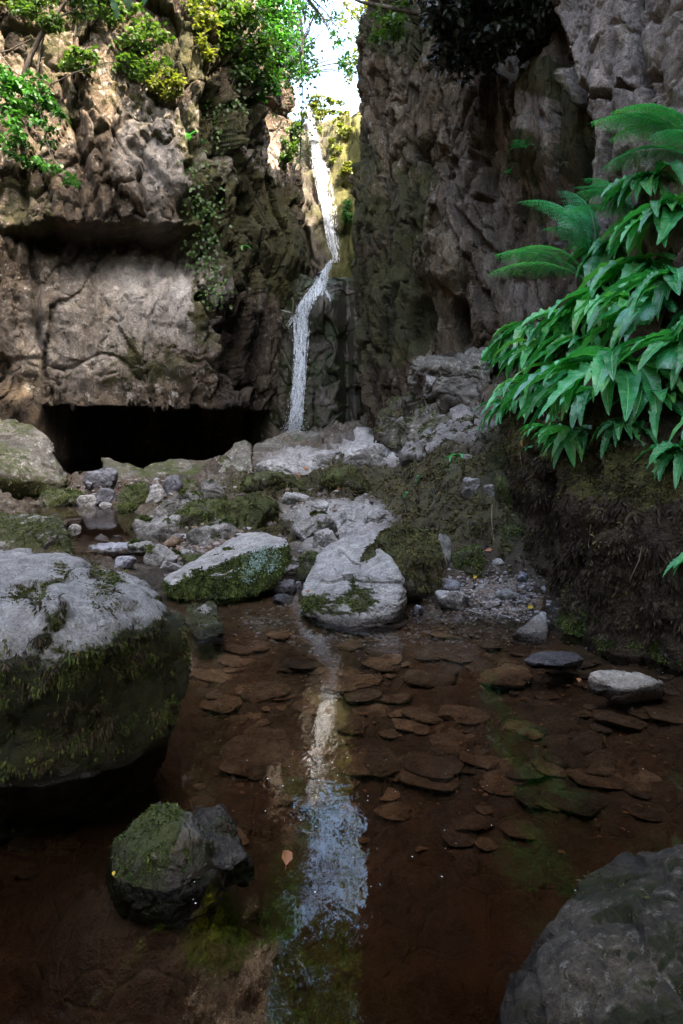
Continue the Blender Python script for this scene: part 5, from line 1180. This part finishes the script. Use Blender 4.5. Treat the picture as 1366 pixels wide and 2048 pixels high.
def strands(s, C, w, n, rad, seed, jit=1.0):
    r = np.random.default_rng(seed)
    for i in range(n):
        o = np.clip(r.normal() * .5, -1, 1); a0, a1 = sorted(r.random(2)); i0, i1 = int(a0 * .5 * len(C)), int((.5 + a1 * .5) * len(C))
        if r.random() < .4: i0, i1 = 0, len(C)
        if i1 - i0 < 5: continue
        c = C[i0:i1].copy(); m = len(c); ph = r.uniform(0, 6)
        c[:, 0] += w[i0:i1] * (o + jit * .18 * np.sin(np.linspace(0, 5, m) + ph)); c[:, 1] += r.normal() * .03 + .02 * np.sin(np.linspace(0, 7, m) + ph)
        k0 = s.n; s.tube(c, rad * r.uniform(.3, 1.1) * np.clip(np.minimum(np.arange(m), np.arange(m)[::-1]) / 5 + .1, 0, 1), 5); s.U[-1][:, 0] = r.uniform(.45, .85)
    return s
root = empty('waterfall', P(592, 862, 16.3), 'narrow white waterfall dropping in two steps through the cleft between the cliffs', 'waterfall')
rl = np.array(root.location)
C1, w1 = fall_path([(617, 212, 4), (622, 240, 7), (628, 280, 9), (636, 330, 10), (644, 370, 8), (651, 410, 8), (660, 455, 8), (668, 495, 8), (674, 525, 7)], WL_BVH, .10)
def sheet(s, C, w, nu=17, bow=.05, seed=0, top=1.0):
    u = np.linspace(-1, 1, nu); n = len(C); V = np.repeat(C[:, None], nu, 1)
    V[:, :, 0] += w[:, None] * u[None]; V[:, :, 1] += bow * (u[None] ** 2)
    V = V.reshape(-1, 3); V[:, 1] += .04 * fbm(V * [9, 9, 1.2], 3, seed); V[:, 0] += .03 * fbm(V * [3, 3, 2.5], 3, seed + 4)
    s.add(V, Q=grid_faces(n, nu), U=np.stack([np.tile(top * (1 - np.abs(u) ** 2.2), n), np.zeros(n * nu)], 1)); return s
s = strands(Soup(), C1, w1 * .9, 34, .022, 1); sheet(s, C1, w1 * 1.7, seed=2, top=.72)
C2, w2 = fall_path([(632, 330, 8), (638, 380, 4), (648, 430, 4), (657, 475, 4), (664, 515, 4)], WL_BVH, .08); strands(s, C2, w2, 8, .025, 2)
C3, w3 = fall_path([(648, 320, 10), (652, 370, 16), (660, 420, 18), (670, 480, 14), (676, 520, 9)], WL_BVH, .06); sheet(s, C3, w3, seed=5, top=.68)
link('upper_fall', s.mesh('upper_fall', rl, uv=True), M_fall, parent=root)
C4, w4 = fall_path([(664, 520, 5), (650, 545, 8), (641, 570, 12), (628, 590, 15), (611, 611, 12), (602, 632, 13), (603, 660, 13), (601, 700, 12), (598, 750, 12), (594, 800, 12), (591, 840, 13), (589, 868, 14)], ST_BVH, .10, 90)
s = strands(Soup(), C4, w4, 44, .020, 4); sheet(s, C4 + [0, .04, 0], w4 * 1.35, seed=8, top=.85); sheet(s, C4 + [0, -.05, 0], w4 * 1.2, seed=9, top=.7)
C5, w5 = fall_path([(648, 578, 8), (656, 590, 6), (660, 604, 3)], ST_BVH, .06, 14); strands(s, C5, w5, 7, .022, 5)
C6, w6 = fall_path([(604, 622, 6), (588, 634, 6), (578, 648, 6), (574, 664, 4)], ST_BVH, .08, 14); strands(s, C6, w6, 10, .02, 6)
C7, w7 = fall_path([(586, 626, 3), (570, 622, 3), (556, 618, 2)], ST_BVH, .06, 12); strands(s, C7, w7, 5, .016, 7)
link('lower_fall', s.mesh('lower_fall', rl, uv=True), M_fall, parent=root)
NS = NT('water_drops'); M_drop = NS.done(NS.pbsdf((.85, .9, .95), .2, None, .6))
s = Soup(); r_ = np.random.default_rng(17); Vi, Ti = ico(1)
for i in range(900):
    k = int(90 * r_.random() ** .6); c = C4[k] + [w4[k] * r_.normal() * .75, -.08 + r_.normal() * .05, r_.normal() * .05]
    s.add(Vi * r_.uniform(.003, .008) * [1, 1, 1.8] + c, T=Ti)
for i in range(500):
    c = C4[-1] + [r_.normal() * .14, -.1 + r_.normal() * .12, abs(r_.normal()) * .16]; s.add(Vi * r_.uniform(.003, .008) + c, T=Ti)
link('spray', s.mesh('spray', rl), M_drop, parent=root)['kind'] = 'stuff'
# ------------------------------------------------------------------ shrubs, boughs and trees
M_bark = rock_mat('bark', (.018, .013, .009), (.045, .034, .024), (.09, .07, .05), 4, strata=(1, 1, .3), lichen=.2)
M_leaf = leaf_mat('tree_leaf', (.018, .050, .008), (.060, .115, .018), .45, .4, 1.5)
M_leaf_b = leaf_mat('bright_leaf', (.016, .07, .010), (.042, .145, .022), .5, .4, 2.5)
M_leaf_y = leaf_mat('yellowing_leaf', (.050, .075, .012), (.13, .14, .022), .5, .5, 2.5)
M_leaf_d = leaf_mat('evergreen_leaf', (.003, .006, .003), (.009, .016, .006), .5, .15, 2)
def crown(s, c, rad, n, size, r, clump=9, droop=.2, flat=.5):
    """leaves in small clumps through an ellipsoid, with gaps between"""
    k = max(6, int(n / 42)); u = unit(r.normal(size=(k, 3))) * (r.random((k, 1)) ** .45); cc = np.array(c) + u * rad
    i = r.integers(0, k, n); pt = cc[i] + r.normal(size=(n, 3)) * np.array(rad) * [.16, .16, .10]
    d = unit(r.normal(size=(n, 3)) * [1, 1, .5] + [0, 0, -droop]); nr = unit(r.normal(size=(n, 3)) * (1 - flat) + [0, 0, flat * 1.6])
    s.leaves(pt, d, nr, size * r.uniform(.6, 1.3, n), size * .62 * r.uniform(.7, 1.2, n), .15); return cc
def branchy(s, a, ends, rad, r, sag=.1):
    a = np.array(a, float)
    for e in ends:
        e = np.array(e, float); L = np.linalg.norm(e - a); t = np.linspace(0, 1, 9)[:, None]
        c = a + (e - a) * t + np.array([0, 0, 1.]) * L * sag * (t * (1 - t)) * 2 + fbm(a + (e - a) * t * 3, 2, int(abs(e[0] * 97)) % 999)[:, None] * L * .05 * t
        s.tube(c, rad * (1.05 - .85 * t[:, 0]), 5)
def shrub(name, label, base, crowns, mat, size, seed, cat='shrub', stem=.02, group=None, droop=.2, flat=.5):
    r = np.random.default_rng(1500 + seed); lf = Soup(); st = Soup(); base = np.array(base, float)
    for c, rad, n in crowns:
        cc = crown(lf, c, np.array(rad), n, size, r, droop=droop, flat=flat)
        pick = cc[r.choice(len(cc), min(len(cc), 9), replace=False)]
        mid = base + (np.array(c) - base) * .55
        branchy(st, base, [mid], stem * 1.3, r, .05); branchy(st, mid, pick, stem * .6, r)
    o = empty(name, base, label, cat, group)
    link('foliage', lf.mesh('foliage', base), mat, parent=o); link('branches', st.mesh('branches', base), M_bark, parent=o)
    return o
def onL(px, py, out=.25):
    h = ray(px, py, LC_BVH)[0]; return np.array(h[:]) - [0, out, 0] if h else P(px, py, 14)
SH = [ # px, py, radius px x/y, leaves, material, label
 (30, 10, 70, 40, 480, M_leaf_y, 'yellowing shrub in the sunlit top left corner of the cliff'),
 (225, 20, 60, 40, 480, M_leaf, 'shrub hanging from the top of the left cliff, left of the bright sunlit patch'),
 (285, 115, 70, 60, 600, M_leaf, 'thin shrub on the left cliff below and left of the sunlit patch'),
 (412, 60, 26, 70, 380, M_leaf_y, 'yellowish shrub right beside the bright sunlit patch'),
 (450, 50, 80, 75, 1500, M_leaf, 'dense green shrub at the cliff top between sunlit patch and gap'),
 (545, 45, 65, 65, 1600, M_leaf_b, 'bright green leafy shrub at the left rim of the gap'),
 (490, 130, 70, 60, 1200, M_leaf, 'green shrub hanging below the cliff top shrubs'),
 (555, 130, 55, 65, 1200, M_leaf_b, 'leafy shrub hanging on the left side of the gap'),
 (525, 190, 50, 22, 350, M_leaf_b, 'small pale green shrub under the hanging shrubs'),
 (350, 172, 36, 20, 200, M_leaf_y, 'yellow green shrub just under the sunlit patch'),
 (590, 270, 26, 40, 320, M_leaf, 'small ivy clump on the left wall of the gap'),
 (165, 140, 45, 50, 260, M_leaf, 'loose shrub on the left cliff right of the leaning stem'),
 (330, 190, 26, 18, 200, M_leaf_y, 'bright yellow green tuft of leaves on the left cliff face'),
 (575, 320, 24, 40, 260, M_leaf, 'lower ivy clump on the left wall of the gap'),
]
for k, (px, py, rx, ry, n, mat, lab) in enumerate(SH):
    c = onL(px, py, .3); sc_ = c[1] / F
    shrub('shrub', lab, onL(px, py - ry * .2, -.1), [(c, (rx * sc_, .35, ry * sc_), int(n * 1.15))], mat, .115, k, stem=.018)
def onW(px, py): 
    h = ray(px, py, WL_BVH)[0]; return np.array(h[:]) if h else P(px, py, 22)
for k, (px, py, rx, ry, n, lab) in enumerate([(665, 222, 34, 20, 420, 'sunlit yellow green bush on the lip right of the upper fall'), (690, 262, 22, 24, 320, 'sunlit plants hanging on the rock right of the upper fall'), (668, 305, 14, 24, 200, 'yellow green plants beside the middle of the upper fall'), (698, 330, 16, 30, 260, 'plants in half shade low on the rock right of the upper fall'), (640, 205, 26, 10, 200, 'low sunlit growth along the top lip of the falls'), (696, 420, 16, 40, 220, 'green plants in shade right of the foot of the upper fall')]):
    c = onW(px, py) - [0, .12, 0]; sc_ = c[1] / F
    shrub('shrub', lab, c + [0, .3, 0], [(c, (rx * sc_, .22, ry * sc_), n)], M_leaf_y if k < 5 else M_leaf_b, .12, 60 + k, stem=.012, droop=.6)
# ivy trails on the moss of the left cliff
for k, (pts, n, lab) in enumerate([([(400, 330), (415, 400), (405, 460), (420, 540), (415, 600)], 420, 'ivy trail running down the mossy strip of the left cliff'), ([(470, 160), (440, 230), (430, 300)], 260, 'thin ivy trail on the left cliff below the shrubs'), ([(600, 90), (605, 180), (600, 330)], 300, 'ivy curtain along the left edge of the gap')]):
    r = np.random.default_rng(1700 + k); lf = Soup(); st = Soup(); C = np.array([onL(x, y, .05) for x, y in pts]); st.tube(C, .012, 5)
    i = r.random(n) * (len(C) - 1.001); j = i.astype(int); f = (i - j)[:, None]; pt = C[j] * (1 - f) + C[j + 1] * f + r.normal(size=(n, 3)) * [.22, .08, .12]
    lf.leaves(pt, unit(r.normal(size=(n, 3)) * .5 + [0, -.2, -.8]), unit(r.normal(size=(n, 3)) * .4 + [0, -1, .3]), r.uniform(.05, .10, n), .07)
    o = empty('ivy', C[0], lab, 'ivy'); link('leaves', lf.mesh('leaves', C[0]), M_leaf, parent=o); link('stem', st.mesh('stem', C[0]), M_bark, parent=o)
# bright bough reaching in from the left edge, with its dark leaning stem
r = np.random.default_rng(31); lf = Soup(); st = Soup(); Yb = 9.0
for (px, py, rx, ry, n) in [(45, 165, 55, 28, 500), (85, 200, 38, 30, 420), (30, 215, 50, 30, 420), (50, 260, 55, 28, 380), (35, 300, 25, 25, 160), (100, 330, 24, 12, 90), (135, 350, 20, 9, 70), (10, 180, 30, 60, 300)]:
    crown(lf, P(px, py, Yb), np.array([rx, 60, ry]) * Yb / F, n, .075, r, droop=.5)
for a, bs in [((-60, 60), [(60, 175), (20, 220), (50, 270)]), ((60, 175), [(100, 205), (90, 240), (110, 330)]), ((20, 220), [(40, 300), (135, 350)])]:
    branchy(st, P(*a, Yb), [P(*b, Yb) for b in bs], .02, r)
br = P(-60, 60, Yb); o = empty('bough', br, 'bright green leafy bough reaching in from the left edge', 'branch'); link('foliage', lf.mesh('foliage', br), M_leaf_b, parent=o); link('branches', st.mesh('branches', br), M_bark, parent=o)
r = np.random.default_rng(33); lf = Soup(); st = Soup(); Yb = 10.5
st.tube([P(*a, Yb) for a in [(48, 150), (62, 110), (85, 65), (105, 40), (140, -10), (170, -60)]], [.045, .04, .034, .03, .026, .02], 6); st.tube([P(*a, Yb) for a in [(74, 150), (80, 100), (92, 60)]], [.02, .018, .012], 5)
st.tube([P(*a, Yb) for a in [(100, 170), (150, 145), (210, 126), (260, 122)]], [.014, .012, .009, .005], 4); st.tube([P(*a, Yb) for a in [(-20, 110), (20, 100), (62, 78)]], [.014, .012, .009], 4); st.tube([P(*a, Yb) for a in [(105, 40), (150, 20), (200, -20)]], [.018, .014, .008], 4)
for (px, py, rx, ry, n) in [(95, 60, 22, 14, 120), (115, 45, 20, 20, 100), (140, -5, 80, 30, 400), (60, 10, 60, 20, 200)]: crown(lf, P(px, py, Yb), np.array([rx, 40, ry]) * Yb / F, n, .09, r)
br = P(48, 150, Yb); o = empty('sapling', br, 'thin dark leaning sapling against the sunlit top left cliff', 'tree'); link('foliage', lf.mesh('foliage', br), M_leaf, parent=o); link('stem', st.mesh('stem', br), M_bark, parent=o)
# a twig with a few big leaves hanging into the top of the frame
lf = Soup(); st = Soup(); Yb = 2.6; r = np.random.default_rng(35)
pts = [P(x, y, Yb) for x, y in [(60, -60), (200, -40), (330, -30), (470, -40), (560, -50)]]; st.tube(pts, .004, 5)
for (px, py, L) in [(232, -22, .06), (248, -14, .07), (225, 2, .05), (298, -16, .055), (412, -22, .05), (372, -28, .05), (545, -22, .045), (470, -28, .04), (236, 18, .045), (330, -30, .05), (140, -30, .05)]:
    lf.leaves(P(px, py, Yb)[None], unit(np.array([[r.normal() * .3, -.1, -1.]])), unit(np.array([[r.normal() * .4, -1, .3]])), L, L * .62)
o = empty('twig', pts[0], 'near twig with a few blue green leaves hanging into the top edge', 'branch'); link('leaves', lf.mesh('leaves', pts[0]), M_leaf_b, parent=o); link('stem', st.mesh('stem', pts[0]), M_bark, parent=o)
# right cliff: dark evergreen overhang, its branch across the gap, pale twig
r = np.random.default_rng(37); lf = Soup(); st = Soup(); Yb = 6.6
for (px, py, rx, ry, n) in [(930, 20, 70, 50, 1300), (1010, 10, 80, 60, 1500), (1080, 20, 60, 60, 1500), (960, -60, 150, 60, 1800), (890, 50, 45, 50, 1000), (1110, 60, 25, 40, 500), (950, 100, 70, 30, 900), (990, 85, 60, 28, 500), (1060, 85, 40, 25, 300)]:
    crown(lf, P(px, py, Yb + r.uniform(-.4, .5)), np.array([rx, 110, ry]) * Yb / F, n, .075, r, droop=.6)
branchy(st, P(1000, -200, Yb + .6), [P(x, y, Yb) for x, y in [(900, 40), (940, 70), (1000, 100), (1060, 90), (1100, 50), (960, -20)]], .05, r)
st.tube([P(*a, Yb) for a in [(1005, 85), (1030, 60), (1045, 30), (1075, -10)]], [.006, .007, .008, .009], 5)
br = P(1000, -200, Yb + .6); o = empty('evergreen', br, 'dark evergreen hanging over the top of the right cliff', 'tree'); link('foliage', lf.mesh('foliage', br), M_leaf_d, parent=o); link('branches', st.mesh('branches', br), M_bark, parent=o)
lf = Soup(); st = Soup(); Yb = 8.2; r = np.random.default_rng(38)
st.tube([P(*a, Yb) for a in [(960, 60), (900, 42), (840, 26), (770, 14), (722, 4), (690, -10)]], [.06, .05, .04, .03, .018, .01], 6); branchy(st, P(770, 14, Yb), [P(730, 30, Yb), P(740, -20, Yb)], .01, r)
crown(lf, P(775, 60, Yb), np.array([36, 60, 46]) * Yb / F, 420, .07, r, droop=.6); crown(lf, P(800, 10, Yb), np.array([60, 60, 20]) * Yb / F, 160, .07, r)
br = P(960, 60, Yb); o = empty('bough', br, 'dark bough reaching left across the top of the gap from the right cliff', 'branch'); link('foliage', lf.mesh('foliage', br), M_leaf, parent=o); link('branches', st.mesh('branches', br), M_bark, parent=o)
# trees in the light beyond the falls
def tree(label, base, top, crowns, mat, size, seed, name='tree', tr=.14, droop=.15):
    r = np.random.default_rng(1600 + seed); lf = Soup(); st = Soup(); base = np.array(base, float); top = np.array(top, float)
    t = np.linspace(0, 1, 12)[:, None]; C = base + (top - base) * t + fbm(base + t * 3, 2, seed)[:, None] * .25 * t; st.tube(C, tr * (1.1 - .8 * t[:, 0]), 8)
    for c, rad, n in crowns:
        cc = crown(lf, c, np.array(rad), n, size, r, droop=droop); branchy(st, C[int(r.integers(5, 11))], cc[r.choice(len(cc), min(8, len(cc)), replace=False)], tr * .3, r)
    o = empty(name, base, label, 'tree'); link('crown', lf.mesh('crown', base), mat, parent=o); link('trunk', st.mesh('trunk', base), M_bark, parent=o)
tree('sunlit tree with airy leaves beyond the lip of the falls', (-2.6, 29, 12), (-1.8, 28.5, 20), [((-1.9, 28.5, 17.2), (.9, 1.2, 1.6), 1100), ((-1.0, 28, 18.2), (1.0, 1.2, .7), 420), ((-.2, 27.5, 16.5), (.45, .8, .4), 130), ((.3, 27.5, 15.2), (.4, .6, 1.0), 260), ((-1.4, 27, 15.0), (.5, .6, .6), 220)], M_leaf_b, .15, 1)
tree('yellow green tree on the sunlit right side behind the falls', (1.6, 27, 12), (1.3, 26.5, 19), [((.7, 26.5, 17.0), (.7, 1, 1.0), 420), ((.8, 26, 14.6), (.6, .8, 1.0), 420), ((1.6, 26.5, 16), (1, 1, 2), 700)], M_leaf_y, .14, 2)
tree('leafy bush on the lip to the left of the upper fall', (-1.5, 24, 11.2), (-1.3, 23.8, 12.2), [((-1.05, 23.4, 11.75), (.35, .4, .3), 300), ((-.75, 23, 11.2), (.3, .3, .35), 220)], M_leaf_y, .11, 3, tr=.04)
for k, (x, y, z, n, lab) in enumerate([(-6.3, 10.6, 10.3, 1500, 'leafy tree overhanging the left cliff top, far left above the frame'), (-4.6, 11.2, 10.7, 1300, 'leafy tree overhanging the left cliff top beside the sapling'), (-3.0, 11.8, 11.2, 1300, 'leafy tree overhanging the left cliff top over the sunlit patch')]):
    tree(lab, (x - .4, y + 2.2, z - 1.5), (x, y, z + .6), [((x - .4, y, z), (.9, .8, .8), n // 2), ((x + .6, y + .2, z + .5), (.9, .8, .8), n // 2), ((x, y - .3, z + 1.2), (1.1, .9, .8), n // 2)], M_leaf, .13, 40 + k, tr=.1)
# canopy above and behind the frame: seen in the pool's reflection, and it dapples the sun; unseen trees by the viewer added for shade
tree('tall spreading tree beyond the falls, mirrored in the pool', (2.6, 28, 12), (.6, 27, 22), [((-.4, 27, 19.6), (2.2, 1.2, 1.0), 2200), ((.6, 27, 21.2), (2.6, 1.4, 1.2), 3200), ((-2.2, 27, 20.8), (1.6, 1.2, 1.2), 1600), ((0, 27, 23.0), (3, 1.4, 1.4), 2600), ((-.3, 26.5, 18.2), (.9, .8, .5), 260)], M_leaf, .20, 4)
for k, (x, y, z, R_, n, lab) in enumerate([(2.8, 7.0, 13.0, 2.2, 2800, 'slender tree on the right cliff top beside the gorge bend'), (3.2, 4.6, 14.0, 2.8, 4200, 'tall tree on the right cliff top above the evergreen'), (4.5, -3.5, 14.5, 3.2, 4200, 'tall unseen tree on the right bank behind the viewer, added for shade'), (-6.5, -7.0, 8, 3.0, 2600, 'unseen tree on the left bank behind the viewer, added for shade'), (1.5, -11, 8, 3.4, 3200, 'unseen tree at the open end of the gorge, added for shade'), (1.4, -1.6, 5.2, 2.6, 5200, 'low unseen tree over the viewer, added to shade the near pool')]):
    r = np.random.default_rng(k); tree(lab, (x + .8, y, z - 4.5 if k < 3 else .4), (x, y, z + 1), [((x + dx * R_, y + dy * R_, z + dz), (R_ * .62, R_ * .62, 1.5), n // 4) for dx, dy, dz in ((-.5, .3, 0), (.4, .5, .4), (.1, -.6, .2), (-.4, -.2, 1.2))], M_leaf, .22, 10 + k, tr=.22)
